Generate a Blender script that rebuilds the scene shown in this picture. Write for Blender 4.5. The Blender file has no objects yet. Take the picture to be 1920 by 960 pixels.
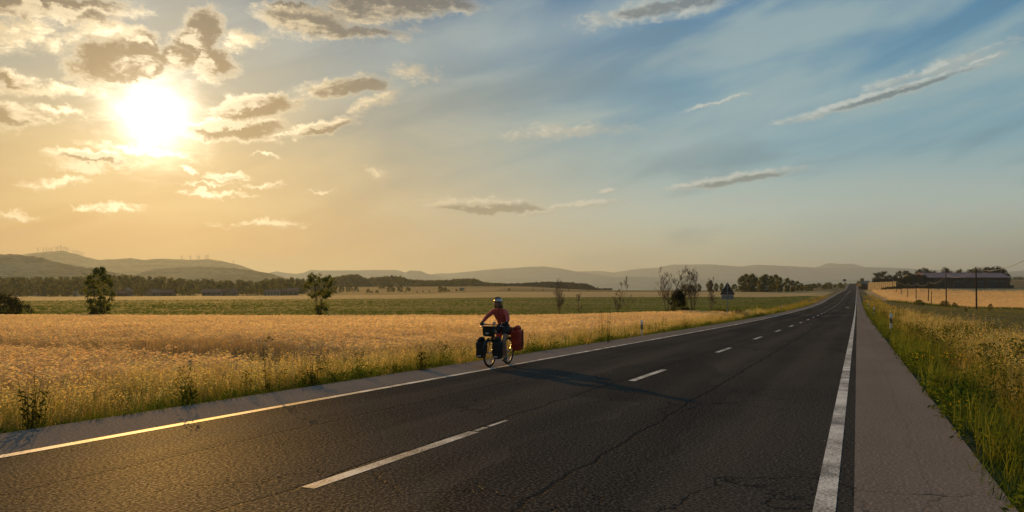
import bpy, bmesh, math, random
import numpy as np
from mathutils import Vector, Matrix

C = bpy.context.scene.collection
SC = bpy.context.scene
PI = math.pi
random.seed(7)
RNG = np.random.default_rng(7)

# ------------------------------------------------------------------ camera, sky, sun, exposure
F = 1400.0            # focal length in pixels of the 1920 wide photograph
HY = 551.0            # row of the eye level
EYE = 1.58

cam = bpy.data.cameras.new('camera')
cam.sensor_width = 36.0
cam.lens = 36.0 * F / 1920.0
cam.shift_y = (HY - 480.0) / 1920.0
cam.clip_start = 0.05
cam.clip_end = 90000.0
cam_o = bpy.data.objects.new('camera', cam)
cam_o.location = (0, 0, EYE)
cam_o.rotation_euler = (math.radians(90), 0, 0)
C.objects.link(cam_o)
SC.camera = cam_o

SUN_DIR = Vector(((292 - 960) / F, 1.0, (HY - 218) / F)).normalized()
SUN_EL = math.asin(SUN_DIR.z)
SUN_AZ = math.atan2(SUN_DIR.x, SUN_DIR.y)      # from +Y towards +X

SC.view_settings.view_transform = 'Standard'
SC.view_settings.look = 'None'
SC.view_settings.exposure = 0.46
SC.view_settings.gamma = 1.0
SC.view_settings.use_curve_mapping = False
SC.cycles.use_denoising = True
SC.cycles.max_bounces = 6
SC.cycles.diffuse_bounces = 3
SC.cycles.glossy_bounces = 3
SC.cycles.transmission_bounces = 4
SC.cycles.transparent_max_bounces = 8
SC.cycles.volume_bounces = 1
SC.cycles.sample_clamp_indirect = 4.0
SC.cycles.use_adaptive_sampling = False


def lin(r, g, b):
    def f(c):
        c /= 255.0
        return c / 12.92 if c <= 0.04045 else ((c + 0.055) / 1.055) ** 2.4
    return (f(r), f(g), f(b), 1.0)


class Nodes:
    """small helper for building node trees"""
    def __init__(self, tree):
        self.t = tree
        tree.nodes.clear()

    def n(self, typ, **kw):
        nd = self.t.nodes.new(typ)
        for k, v in kw.items():
            setattr(nd, k, v)
        return nd

    def put(self, sock, v):
        if v is None:
            return
        if hasattr(v, 'is_output') or isinstance(v, bpy.types.NodeSocket):
            self.t.links.new(v, sock)
        else:
            sock.default_value = v

    def math(self, op, a, b=None, c=None, clamp=False):
        nd = self.n('ShaderNodeMath', operation=op, use_clamp=clamp)
        self.put(nd.inputs[0], a)
        self.put(nd.inputs[1], b)
        self.put(nd.inputs[2], c)
        return nd.outputs[0]

    def vmath(self, op, a, b=None, out=0):
        nd = self.n('ShaderNodeVectorMath', operation=op)
        self.put(nd.inputs[0], a)
        if b is not None:
            if op == 'SCALE':
                self.put(nd.inputs['Scale'], b)
            else:
                self.put(nd.inputs[1], b)
        return nd.outputs[out]

    def mix(self, fac, a, b, blend='MIX'):
        nd = self.n('ShaderNodeMix', data_type='RGBA', blend_type=blend)
        self.put(nd.inputs[0], fac)
        self.put(nd.inputs[6], a)
        self.put(nd.inputs[7], b)
        return nd.outputs[2]

    def sstep(self, x, a, b, lo=0.0, hi=1.0):
        nd = self.n('ShaderNodeMapRange', interpolation_type='SMOOTHSTEP')
        self.put(nd.inputs[0], x)
        nd.inputs[1].default_value = a
        nd.inputs[2].default_value = b
        nd.inputs[3].default_value = lo
        nd.inputs[4].default_value = hi
        return nd.outputs[0]

    def ramp(self, x, stops, interp='LINEAR'):
        nd = self.n('ShaderNodeValToRGB')
        cr = nd.color_ramp
        cr.interpolation = interp
        while len(cr.elements) < len(stops):
            cr.elements.new(0.5)
        for e, (p, c) in zip(cr.elements, stops):
            e.position = p
            e.color = c if len(c) == 4 else (*c, 1)
        self.put(nd.inputs[0], x)
        return nd.outputs[0]

    def noise(self, vec, scale, detail=4.0, rough=0.55, dist=0.0, dims='3D', out=0):
        nd = self.n('ShaderNodeTexNoise', noise_dimensions=dims)
        self.put(nd.inputs['Vector'], vec)
        nd.inputs['Scale'].default_value = scale
        nd.inputs['Detail'].default_value = detail
        nd.inputs['Roughness'].default_value = rough
        nd.inputs['Distortion'].default_value = dist
        return nd.outputs[out]


def deg_at(px, py):
    u = (px - 960) / F
    v = (HY - py) / F
    return math.degrees(math.atan(u)), math.degrees(math.atan2(v, math.hypot(1, u)))


def build_world():
    w = bpy.data.worlds.new('World')
    SC.world = w
    w.use_nodes = True
    N = Nodes(w.node_tree)
    out = N.n('ShaderNodeOutputWorld')
    bg = N.n('ShaderNodeBackground')
    bg.inputs['Strength'].default_value = 0.076
    N.t.links.new(bg.outputs[0], out.inputs[0])
    sky = N.n('ShaderNodeTexSky', sky_type='NISHITA')
    sky.sun_disc = False
    sky.sun_elevation = SUN_EL
    sky.sun_rotation = SUN_AZ
    sky.air_density = 1.0
    sky.dust_density = 2.0
    tc = N.n('ShaderNodeTexCoord')
    d = N.vmath('NORMALIZE', tc.outputs['Generated'])
    sep = N.n('ShaderNodeSeparateXYZ')
    N.put(sep.inputs[0], d)
    az = N.math('MULTIPLY', N.math('ARCTAN2', sep.outputs[0], sep.outputs[1]), 57.29578)
    el = N.math('MULTIPLY', N.math('ARCSINE', sep.outputs[2]), 57.29578)
    cmb = N.n('ShaderNodeCombineXYZ')
    N.put(cmb.inputs[0], az)
    N.put(cmb.inputs[1], el)
    P = cmb.outputs[0]
    # angle from the sun
    cosang = N.vmath('DOT_PRODUCT', d, tuple(SUN_DIR), out=1)
    th = N.math('MULTIPLY', N.math('ARCCOSINE', N.math('MINIMUM', cosang, 0.999999)), 57.29578)
    # clear sky tone by height, warm on the sunny side and blue away from it
    e01 = N.math('DIVIDE', N.math('MAXIMUM', el, 0.0), 60.0, clamp=True)
    warm = N.ramp(e01, [(0.0, lin(150, 60, 0)), (0.05, lin(160, 82, 6)), (0.10, lin(160, 112, 44)), (0.165, lin(152, 132, 92)),
                        (0.25, lin(112, 128, 130)), (0.36, lin(58, 102, 130)), (0.55, lin(96, 146, 178)), (1.0, lin(104, 152, 188))])
    cool = N.ramp(e01, [(0.0, lin(205, 206, 172)), (0.05, lin(188, 196, 172)), (0.10, lin(178, 200, 194)), (0.165, lin(122, 170, 186)),
                        (0.25, lin(82, 144, 174)), (0.36, lin(40, 116, 162)), (0.55, lin(76, 146, 188)), (1.0, lin(104, 152, 188))])
    side = N.sstep(az, -26.0, 18.0)
    base = N.mix(side, warm, cool)
    # soft veils of high cloud, drawn out along the wind
    mp = N.n('ShaderNodeMapping', vector_type='TEXTURE')
    N.put(mp.inputs['Vector'], P)
    mp.inputs['Rotation'].default_value = (0, 0, math.radians(13))
    mp.inputs['Scale'].default_value = (16.0, 4.2, 1)
    veil = N.noise(mp.outputs[0], 1.0, 5.0, 0.5, 0.4)
    vf = N.sstep(veil, 0.40, 0.66)
    high = N.sstep(el, 9.0, 18.0)
    pale = N.mix(side, N.mix(high, lin(200, 172, 116), lin(150, 164, 166)), lin(168, 190, 186))
    base = N.mix(N.math('MULTIPLY', vf, 0.60), base, pale)
    dk = N.sstep(veil, 0.46, 0.30)
    base = N.mix(N.math('MULTIPLY', dk, 0.55), base, N.mix(side, lin(120, 126, 118), lin(76, 126, 148)))
    # broad streaks of thicker and thinner veil
    for (x, y, rx, ry, rot, amt) in ((830, 192, 330, 46, 7, -.42), (560, 285, 260, 26, -4, -.16), (1180, 120, 380, 46, 11, -.20), (1330, 245, 330, 26, 9, -.16), (1120, 320, 420, 26, 5, -.10),
                                     (1010, 62, 330, 40, 11, .26), (1200, 285, 420, 30, 7, .22), (640, 120, 220, 30, 12, .14), (1500, 195, 260, 22, 12, .22), (330, 20, 120, 60, 60, -.35), (1650, 380, 330, 22, 3, .08)):
        a0, e0 = deg_at(x, y)
        k = math.degrees(1 / F) * math.cos(math.radians(a0)) ** 2
        m = N.n('ShaderNodeMapping', vector_type='TEXTURE')
        N.put(m.inputs['Vector'], P)
        m.inputs['Location'].default_value = (a0, e0, 0)
        m.inputs['Rotation'].default_value = (0, 0, math.radians(rot))
        m.inputs['Scale'].default_value = (rx * k, ry * k, 1)
        ln = N.vmath('LENGTH', N.vmath('MULTIPLY', m.outputs[0], (1, 1, 0)), out=1)
        f = N.sstep(N.math('ADD', ln, N.math('MULTIPLY_ADD', veil, 1.2, -0.6)), 1.25, 0.0, 0.0, abs(amt))
        base = N.mix(f, base, N.mix(side, N.mix(high, lin(222, 200, 150), lin(166, 180, 180)), lin(186, 206, 202)) if amt > 0 else N.mix(side, lin(96, 108, 108), lin(84, 126, 144)))
    # the sky dims away from the sun
    dim = N.sstep(th, 60.0, 130.0, 1.0, 0.50)
    base = N.mix(1.0, base, dim, 'MULTIPLY')
    # cumulus banks, each a region of the sky dome: x, y, rx, ry, tilt, weight
    blobs = [
        (70, 8, 230, 34, 4, 1.0), (30, 62, 110, 34, 20, .42), (120, 78, 60, 20, 30, .36),
        (225, 112, 108, 50, 6, 1.15), (160, 130, 60, 30, -30, .55), (190, 45, 75, 42, -25, .62), (268, 78, 60, 24, -30, .7),
        (372, 62, 66, 40, 48, 1.1), (398, 118, 52, 38, -20, .95), (330, 105, 50, 30, 0, .8), (455, 78, 48, 24, 10, .5),
        (90, 165, 120, 14, 10, .55), (20, 150, 55, 22, -8, .7), (20, 218, 88, 30, 8, .85), (105, 205, 60, 10, -4, .45),
        (185, 296, 92, 17, 0, .85), (270, 283, 95, 11, -4, .55), (160, 312, 70, 8, -4, .45),
        (478, 202, 96, 27, 12, 1.0), (440, 242, 108, 25, 7, 1.0), (520, 255, 40, 8, 10, .5),
        (652, 160, 98, 21, 9, .8), (698, 190, 58, 15, 22, .55), (600, 240, 82, 14, 15, .8), (780, 140, 48, 20, -10, .5),
        (575, 38, 92, 36, 0, .95), (740, 12, 190, 30, 6, 1.0), (640, 62, 150, 18, 4, .6), (540, 10, 70, 14, 8, .6),
        (425, 333, 44, 8, 0, .58), (350, 316, 17, 5, 0, .5), (490, 350, 40, 6, 4, .36), (415, 365, 56, 6, 0, .42), (105, 342, 65, 10, 10, .40),
        (215, 392, 58, 9, 4, .42), (500, 420, 72, 7, 0, .45), (150, 388, 26, 5, 0, .45), (20, 405, 34, 9, 0, .40), (500, 290, 26, 5, 0, .45),
        (915, 388, 116, 18, -1, 1.0), (1090, 384, 84, 9, 4, .7), (710, 328, 20, 14, -30, .5), (1140, 357, 18, 5, 10, .5), (1000, 398, 60, 8, 4, .7),
        (1375, 337, 125, 13, 6, .72), (1290, 348, 60, 7, 6, .5),
        (1640, 182, 235, 13, 11.5, .8), (1690, 170, 130, 13, 11, .95), (1750, 130, 160, 13, 12, .55), (1850, 108, 70, 8, 14, .5),
        (1225, 18, 160, 24, 6, .6), (1310, 12, 60, 18, 14, .65), (1060, 248, 120, 15, 2, .48), (1340, 192, 65, 4, 12, .42), (600, 360, 26, 3, 0, .4), (400, 345, 60, 4, 3, .35),
    ]
    wob = N.noise(P, 0.8, 6.0, 0.66, out=1)
    wob = N.vmath('SCALE', N.vmath('SUBTRACT', wob, (0.5, 0.5, 0.5)), N.math('MULTIPLY_ADD', side, -1.25, 2.0))

    def chain(Q, v):
        # evaluates the next few regions after the ones before (keeps the shader small)
        nd = N.n('ShaderNodeVectorMath', operation='MULTIPLY_ADD')
        N.put(nd.inputs[0], v)
        nd.inputs[1].default_value = (1e-7, 1e-7, 0)
        N.put(nd.inputs[2], Q)
        return nd.outputs[0]

    def density(Q):
        Qw = N.vmath('MULTIPLY', N.vmath('ADD', Q, wob), (1, 1, 0))
        acc = None
        cnt = 0
        for (x, y, rx, ry, rot, wt) in blobs:
            a0, e0 = deg_at(x, y)
            k = math.degrees(1 / F) * math.cos(math.radians(a0)) ** 2
            ke = math.degrees(1 / F) * math.cos(math.radians(a0)) * math.cos(math.radians(e0)) ** 2
            m = N.n('ShaderNodeMapping', vector_type='TEXTURE')
            N.put(m.inputs['Vector'], Qw)
            m.inputs['Location'].default_value = (a0, e0, 0)
            m.inputs['Rotation'].default_value = (0, 0, math.radians(rot))
            m.inputs['Scale'].default_value = (rx * k, ry * ke, 1)
            ln = N.vmath('LENGTH', m.outputs[0], out=1)
            v = N.math('MULTIPLY_ADD', ln, -wt, wt)
            acc = v if acc is None else N.math('MAXIMUM', acc, v)
            cnt += 1
            if cnt % 6 == 0:
                Qw = chain(Qw, acc)
        mp2 = N.n('ShaderNodeMapping')
        N.put(mp2.inputs['Vector'], Q)
        mp2.inputs['Scale'].default_value = (0.42, 1.0, 1)
        fb = N.noise(mp2.outputs[0], 0.9, 10.0, 0.64, 0.3)
        return N.math('ADD', N.math('MAXIMUM', acc, -0.6), N.math('MULTIPLY_ADD', fb, 1.25, -0.60)), fb

    D, fb = density(P)
    cores = [(60, 6, 215, 26, 4), (228, 118, 100, 44, 4), (372, 66, 54, 34, 48), (400, 118, 42, 30, -20), (330, 112, 42, 20, 0), (285, 104, 74, 36, 8), (20, 218, 72, 20, 8), (15, 150, 42, 13, -8), (185, 297, 66, 9, 0),
             (476, 203, 78, 18, 12), (440, 243, 92, 16, 7), (660, 160, 80, 12, 9), (606, 241, 50, 7, 15), (570, 44, 74, 20, 0), (760, 6, 170, 20, 6), (650, 60, 110, 10, 4),
             (915, 391, 92, 10, -1), (1390, 338, 80, 6, 6), (1690, 171, 110, 6, 11), (1250, 14, 100, 10, 6), (425, 333, 22, 3, 0), (540, 6, 60, 8, 8)]
    Qc = N.vmath('MULTIPLY', N.vmath('ADD', P, N.vmath('SCALE', wob, 0.8)), (1, 1, 0))
    accd = None
    Qc = chain(Qc, D)
    cnt = 0
    for (x, y, rx, ry, rot) in cores:
        a0, e0 = deg_at(x, y)
        k = math.degrees(1 / F) * math.cos(math.radians(a0)) ** 2
        m = N.n('ShaderNodeMapping', vector_type='TEXTURE')
        N.put(m.inputs['Vector'], Qc)
        m.inputs['Location'].default_value = (a0, e0, 0)
        m.inputs['Rotation'].default_value = (0, 0, math.radians(rot))
        m.inputs['Scale'].default_value = (rx * k, ry * k, 1)
        v = N.math('SUBTRACT', 1.0, N.vmath('LENGTH', m.outputs[0], out=1))
        accd = v if accd is None else N.math('MAXIMUM', accd, v)
        cnt += 1
        if cnt % 6 == 0:
            Qc = chain(Qc, accd)
    accd = N.math('MAXIMUM', accd, -0.5)
    sa, se = math.degrees(SUN_AZ), math.degrees(SUN_EL)
    tow = N.vmath('NORMALIZE', N.vmath('SUBTRACT', (sa, se + 3.0, 0), P))
    P2 = chain(N.vmath('ADD', P, N.vmath('SCALE', tow, 0.42)), accd)
    D2, _ = density(P2)
    lit = N.sstep(N.math('SUBTRACT', D, D2), -0.05, 0.24)
    mp3 = N.n('ShaderNodeMapping')
    N.put(mp3.inputs['Vector'], P)
    mp3.inputs['Scale'].default_value = (0.55, 1.0, 1)
    hf = N.noise(mp3.outputs[0], 4.5, 6.0, 0.68, 0.4)
    alpha = N.math('MULTIPLY', N.sstep(N.math('ADD', D, N.math('MULTIPLY_ADD', hf, 0.42, -0.21)), -0.12, 0.42), N.math('MULTIPLY_ADD', side, -0.22, 0.97))
    thick = N.math('MULTIPLY', N.sstep(D, 0.0, 0.34), N.sstep(N.math('ADD', N.math('MULTIPLY_ADD', hf, 0.5, -0.25), N.math('ADD', accd, N.math('MULTIPLY_ADD', fb, 1.2, -0.56))), -0.34, 0.34))
    near = N.sstep(th, 17.0, 2.0)
    rim = N.mix(side, lin(234, 204, 152), lin(206, 210, 200))
    rim = N.mix(near, rim, (1.5, 1.27, 0.88, 1))
    core = N.mix(side, lin(100, 82, 54), lin(100, 114, 116))
    core = N.mix(near, core, lin(112, 84, 44))
    core = N.mix(N.sstep(el, 13.0, 21.0), core, N.mix(side, lin(62, 60, 60), lin(104, 112, 114)))
    dark = N.math('MULTIPLY', thick, N.math('MULTIPLY_ADD', lit, -0.60, 1.0))
    shade = N.mix(N.math('MULTIPLY', near, 0.55), N.mix(side, lin(186, 166, 130), lin(168, 178, 174)), rim)
    rim = N.mix(lit, shade, rim)
    cloud = N.mix(dark, rim, core)
    cloud = N.mix(1.0, cloud, dim, 'MULTIPLY')
    # aureole of the sun behind thin cloud
    body = N.mix(alpha, base, cloud)
    g1 = N.math('POWER', 2.718, N.math('MULTIPLY', N.math('POWER', N.math('DIVIDE', N.math('MULTIPLY', th, N.math('MULTIPLY_ADD', fb, -1.1, 1.55)), 2.38), 2.0), -1.0))
    g2 = N.math('POWER', 2.718, N.math('DIVIDE', th, -5.5))
    g3 = N.math('POWER', 2.718, N.math('DIVIDE', th, -17.0))
    veiled = N.math('MULTIPLY_ADD', N.math('MULTIPLY', thick, alpha), -0.78, 1.0)
    gl = N.mix(1.0, (2.7, 2.3, 1.7, 1), N.math('MULTIPLY', g1, veiled), 'MULTIPLY')
    gl2 = N.mix(1.0, (0.30, 0.21, 0.10, 1), N.math('MULTIPLY', g2, veiled), 'MULTIPLY')
    gl3 = N.mix(1.0, (0.0, 0.0, 0.0, 1), g3, 'MULTIPLY')
    body = N.mix(1.0, N.mix(1.0, N.mix(1.0, body, gl, 'ADD'), gl2, 'ADD'), gl3, 'ADD')
    body = N.mix(1.0, body, (10, 10, 10, 1), 'MULTIPLY')
    fin = N.mix(0.94, sky.outputs[0], body)
    N.put(bg.inputs[0], fin)
    w.cycles.sampling_method = 'MANUAL'
    w.cycles.sample_map_resolution = 512


build_world()

sl = bpy.data.lights.new('sun', 'SUN')
sl.energy = 5.0
sl.angle = math.radians(0.55)
sl.color = (1.0, 0.52, 0.115)
so = bpy.data.objects.new('sun', sl)
so.rotation_euler = SUN_DIR.to_track_quat('Z', 'Y').to_euler()
so.location = (0, 0, 40)
C.objects.link(so)


# ------------------------------------------------------------------ helpers
def mat(name):
    m = bpy.data.materials.new(name)
    m.use_nodes = True
    N = Nodes(m.node_tree)
    out = N.n('ShaderNodeOutputMaterial')
    return m, N, out


def simple_mat(name, col, rough=0.7, metal=0.0, var=0.15, scale=8.0, spec=0.3, bump=0.0):
    m, N, out = mat(name)
    p = N.n('ShaderNodeBsdfPrincipled')
    tc = N.n('ShaderNodeTexCoord')
    nz = N.noise(tc.outputs['Object'], scale, 5.0, 0.6)
    lo = tuple(c * (1 - var) for c in col[:3]) + (1,)
    hi = tuple(min(1, c * (1 + var)) for c in col[:3]) + (1,)
    N.put(p.inputs['Base Color'], N.mix(N.sstep(nz, 0.3, 0.7), lo, hi))
    p.inputs['Roughness'].default_value = rough
    p.inputs['Metallic'].default_value = metal
    p.inputs['Specular IOR Level'].default_value = spec
    if bump:
        b = N.n('ShaderNodeBump')
        b.inputs['Strength'].default_value = bump
        b.inputs['Distance'].default_value = 0.02
        N.put(b.inputs['Height'], nz)
        N.t.links.new(b.outputs[0], p.inputs['Normal'])
    N.t.links.new(p.outputs[0], out.inputs[0])
    return m


def leaf_mat(name, trans=0.4, gain=1.0, tcol=(1.25, 1.1, 0.55)):
    """leaves and stems: colour per plant from the 'tint' attribute, light shines through"""
    m, N, out = mat(name)
    at = N.n('ShaderNodeAttribute', attribute_name='tint')
    df = N.n('ShaderNodeBsdfDiffuse')
    tr = N.n('ShaderNodeBsdfTranslucent')
    base = N.mix(1.0, at.outputs['Color'], (gain, gain, gain, 1), 'MULTIPLY')
    N.put(df.inputs[0], base)
    N.put(tr.inputs[0], N.mix(1.0, base, (*tcol, 1), 'MULTIPLY'))
    mx = N.n('ShaderNodeMixShader')
    mx.inputs[0].default_value = trans
    N.t.links.new(df.outputs[0], mx.inputs[1])
    N.t.links.new(tr.outputs[0], mx.inputs[2])
    N.t.links.new(mx.outputs[0], out.inputs[0])
    return m


def new_mesh(name, V, Fc, tint=None, uv=None, smooth=False, mats=(), midx=None):
    """V (n,3), Fc an (m,k) array or a list of index tuples"""
    me = bpy.data.meshes.new(name)
    V = np.asarray(V, dtype=np.float32)
    if isinstance(Fc, np.ndarray):
        k = Fc.shape[1]
        me.vertices.add(len(V))
        me.vertices.foreach_set('co', V.ravel())
        me.loops.add(Fc.size)
        me.loops.foreach_set('vertex_index', Fc.astype(np.int32).ravel())
        me.polygons.add(len(Fc))
        me.polygons.foreach_set('loop_start', np.arange(0, Fc.size, k, dtype=np.int32))
        me.update(calc_edges=True)
    else:
        me.from_pydata(V.tolist(), [], [list(f) for f in Fc])
        me.update()
    if tint is not None:
        t4 = np.ones((len(V), 4), dtype=np.float32)
        t4[:, :3] = tint
        a = me.attributes.new('tint', 'FLOAT_COLOR', 'POINT')
        a.data.foreach_set('color', t4.ravel())
    if uv is not None:
        l = me.uv_layers.new(name='metres')
        vi = np.empty(len(me.loops), dtype=np.int32)
        me.loops.foreach_get('vertex_index', vi)
        l.data.foreach_set('uv', np.asarray(uv, dtype=np.float32)[vi].ravel())
    for m in mats:
        me.materials.append(m)
    if midx is not None:
        me.polygons.foreach_set('material_index', np.asarray(midx, dtype=np.int32))
    if smooth:
        me.polygons.foreach_set('use_smooth', np.ones(len(me.polygons), dtype=bool))
    return me


def link(name, me, parent=None, loc=None, rotz=None):
    o = bpy.data.objects.new(name, me)
    C.objects.link(o)
    if parent is not None:
        o.parent = parent
    if loc is not None:
        o.location = loc
    if rotz is not None:
        o.rotation_euler = (0, 0, rotz)
    return o


def tag(o, label=None, cat=None, group=None, kind=None):
    if label:
        o['label'] = label
    if cat:
        o['category'] = cat
    if group:
        o['group'] = group
    if kind:
        o['kind'] = kind
    return o


def empty(name, loc, rotz=0.0, label=None, cat=None, group=None):
    o = bpy.data.objects.new(name, None)
    o.empty_display_size = 0.2
    C.objects.link(o)
    o.location = loc
    o.rotation_euler = (0, 0, rotz)
    return tag(o, label, cat, group)


class MB:
    """collects shapes into ONE mesh"""
    def __init__(self):
        self.V = []
        self.F = []
        self.n = 0

    def add(self, V, Fc):
        self.V.extend([tuple(v) for v in V])
        self.F.extend([tuple(i + self.n for i in f) for f in Fc])
        self.n += len(V)
        return self

    def box(self, x0, x1, y0, y1, z0, z1, bev=0.0, M=None):
        bm = bmesh.new()
        bmesh.ops.create_cube(bm, size=1)
        for v in bm.verts:
            v.co = Vector(((x0 + x1) / 2 + v.co.x * (x1 - x0), (y0 + y1) / 2 + v.co.y * (y1 - y0), (z0 + z1) / 2 + v.co.z * (z1 - z0)))
        if bev > 0:
            bmesh.ops.bevel(bm, geom=bm.edges[:], offset=bev, segments=2, affect='EDGES', profile=0.6)
        if M is not None:
            bm.transform(M)
        bm.verts.index_update()
        self.add([v.co for v in bm.verts], [[v.index for v in f.verts] for f in bm.faces])
        bm.free()
        return self

    def tube(self, pts, rad, seg=8, cap=True):
        pts = [Vector(p) for p in pts]
        if not hasattr(rad, '__len__'):
            rad = [rad] * len(pts)
        V, Fc = [], []
        prev = None
        for i, p in enumerate(pts):
            if i == 0:
                d = pts[1] - p
            elif i == len(pts) - 1:
                d = p - pts[i - 1]
            else:
                d = (pts[i + 1] - pts[i - 1])
            d.normalize()
            if prev is None:
                a = Vector((0, 0, 1)) if abs(d.z) < 0.9 else Vector((1, 0, 0))
                u = d.cross(a).normalized()
            else:
                u = (prev - d * prev.dot(d)).normalized()
            prev = u
            w = d.cross(u)
            for k in range(seg):
                an = 2 * PI * k / seg
                V.append(p + (u * math.cos(an) + w * math.sin(an)) * rad[i])
        for i in range(len(pts) - 1):
            for k in range(seg):
                k2 = (k + 1) % seg
                Fc.append((i * seg + k, i * seg + k2, (i + 1) * seg + k2, (i + 1) * seg + k))
        if cap:
            Fc.append(tuple(range(seg))[::-1])
            Fc.append(tuple((len(pts) - 1) * seg + k for k in range(seg)))
        return self.add(V, Fc)

    def torus(self, c, R, r, axis='y', seg=40, ring=10, sx=1.0):
        V, Fc = [], []
        for i in range(seg):
            a = 2 * PI * i / seg
            for k in range(ring):
                b = 2 * PI * k / ring
                rr = R + r * math.cos(b)
                V.append((c[0] + rr * math.cos(a), c[1] + r * sx * math.sin(b), c[2] + rr * math.sin(a)))
        for i in range(seg):
            for k in range(ring):
                i2, k2 = (i + 1) % seg, (k + 1) % ring
                Fc.append((i * ring + k, i2 * ring + k, i2 * ring + k2, i * ring + k2))
        return self.add(V, Fc)

    def ball(self, c, r, sub=2, M=None):
        bm = bmesh.new()
        bmesh.ops.create_icosphere(bm, subdivisions=sub, radius=1)
        rr = r if hasattr(r, '__len__') else (r, r, r)
        for v in bm.verts:
            v.co = Vector((v.co.x * rr[0], v.co.y * rr[1], v.co.z * rr[2]))
        if M is not None:
            bm.transform(M)
        for v in bm.verts:
            v.co += Vector(c)
        bm.verts.index_update()
        self.add([v.co for v in bm.verts], [[v.index for v in f.verts] for f in bm.faces])
        bm.free()
        return self

    def prism(self, poly, axis, a, b):
        """poly: 2D outline; axis 'x','y' or 'z' is the extrusion axis from a to b"""
        def mk(p, q):
            return {'x': (q, p[0], p[1]), 'y': (p[0], q, p[1]), 'z': (p[0], p[1], q)}[axis]
        n = len(poly)
        V = [mk(p, a) for p in poly] + [mk(p, b) for p in poly]
        Fc = [tuple(range(n))[::-1], tuple(range(n, 2 * n))]
        for i in range(n):
            j = (i + 1) % n
            Fc.append((i, j, n + j, n + i))
        return self.add(V, Fc)

    def build(self, name, m, parent=None, smooth=False, loc=None, rotz=None):
        me = bpy.data.meshes.new(name)
        me.from_pydata(self.V, [], self.F)
        bm = bmesh.new()
        bm.from_mesh(me)
        bmesh.ops.recalc_face_normals(bm, faces=bm.faces[:])
        bm.to_mesh(me)
        bm.free()
        me.materials.append(m)
        if smooth:
            for p in me.polygons:
                p.use_smooth = True
        return link(name, me, parent, loc, rotz)


def wav(x, y, sc, seed=0, octs=4):
    """cheap smooth noise in about -1..1"""
    r = np.random.default_rng(1000 + seed)
    tot = np.zeros_like(np.asarray(x, dtype=float))
    amp, am = 1.0, 0.0
    for _ in range(octs):
        for _k in range(3):
            a, ph = r.uniform(0, 2 * PI, 2)
            f = sc * r.uniform(0.7, 1.4)
            tot = tot + amp * np.sin((np.cos(a) * x + np.sin(a) * y) * f + ph)
        am += amp * 1.6
        amp *= 0.55
        sc *= 2.1
    return tot / am


# ------------------------------------------------------------------ terrain
DX, DY = 0.4194, 0.9078           # direction of the road
NX, NY = 0.9078, -0.4194          # to its right
T_SH_L, T_RD_L, T_RD_R, T_SH_R = -9.21, -7.96, -0.02, 1.09

_road_k = [(-400, 4.8), (0, 0), (60, -.726), (75, -.82), (92, -.90), (109, -.95), (140, -.95), (180, -.80), (257, .40), (403, 2.5), (544, 4.3), (580, 4.65), (850, 13.5), (900, 13.9), (1100, 10), (2500, 9), (40000, 60)]
_yy = np.concatenate([np.arange(-400, 1500, 2.0)])
_zz = np.interp(_yy, [k[0] for k in _road_k], [k[1] for k in _road_k])
_ker = np.exp(-0.5 * (np.arange(-12, 13) / 5.0) ** 2)
_ker /= _ker.sum()
_zs = np.convolve(np.pad(_zz, 12, mode='edge'), _ker, mode='valid')


def z_road(Y):
    Y = np.asarray(Y, dtype=float)
    far = np.interp(Y, [k[0] for k in _road_k], [k[1] for k in _road_k])
    return np.where((Y > -380) & (Y < 1450), np.interp(Y, _yy, _zs), far)


_rows = np.array([92, 150, 207, 256, 306, 357, 405, 455, 500, 620, 850, 1200, 1500, 2500, 12000, 40000], dtype=float)
_cols = {
    -900: [600, 583.5, 573, 567.5, 563.2, 560.5, 558.5, 557, 556.5, 556, 553, 550, 549, 547, 548, 549],
    0:    [600, 583.5, 573, 567.5, 563.2, 560.5, 558.5, 557, 556.5, 556, 553, 550, 549, 547, 548, 549],
    480:  [602, 583.5, 572, 566, 560.6, 558, 556, 554.2, 554.3, 554.5, 548, 540, 538, 545, 549, 549],
    700:  [602, 582.5, 571, 564.5, 558.8, 556.5, 555, 553.2, 552.5, 551, 546, 537, 536, 545, 549, 549],
    960:  [602, 582, 569.5, 562.5, 556.8, 553, 550, 547, 546.2, 545, 541, 536.5, 537, 546, 549, 549],
    1130: [602, 582, 569.5, 562, 556, 552.5, 549.5, 547, 546, 545, 544.5, 544, 545, 548, 549, 549],
    1440: [600, 581.5, 569, 561.5, 556, 552.5, 549.5, 546.5, 545.6, 545, 544.8, 544.5, 545, 548, 549, 549],
    1520: [592, 578, 567.5, 561, 556, 552.5, 549.5, 546.5, 545.2, 541.5, 533, 535, 538, 548, 549, 549],
    1640: [585, 577, 573, 568.5, 564, 559, 553, 548.5, 542, 540.5, 534, 536, 540, 548, 549, 549],
    1700: [586, 578, 574, 569.5, 564.5, 560, 554, 549, 541, 540, 536, 538, 540, 547, 549, 549],
    1830: [588, 579.4, 575.5, 570, 565, 560, 554, 549, 541, 539, 530, 530, 538, 547, 549, 549],
    1920: [589, 580, 576, 570.5, 565, 560, 554, 549, 541, 538, 524.5, 524, 538, 547, 549, 549],
    2600: [589, 580, 576, 570.5, 565, 560, 554, 549, 541, 538, 524.5, 524, 538, 547, 549, 549],
}
_cu = np.array([(k - 960) / F for k in _cols])
_cz = np.array([[EYE + (HY - y) * r / F for y, r in zip(v, _rows)] for v in _cols.values()])
_dense = np.concatenate([np.arange(60, 1600, 4.0), np.array([1800, 2500, 5000, 12000, 40000.])])
_rz = np.array([np.interp(_dense, np.concatenate([[60], _rows]), np.concatenate([[-.726], c])) for c in _cz])
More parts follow.
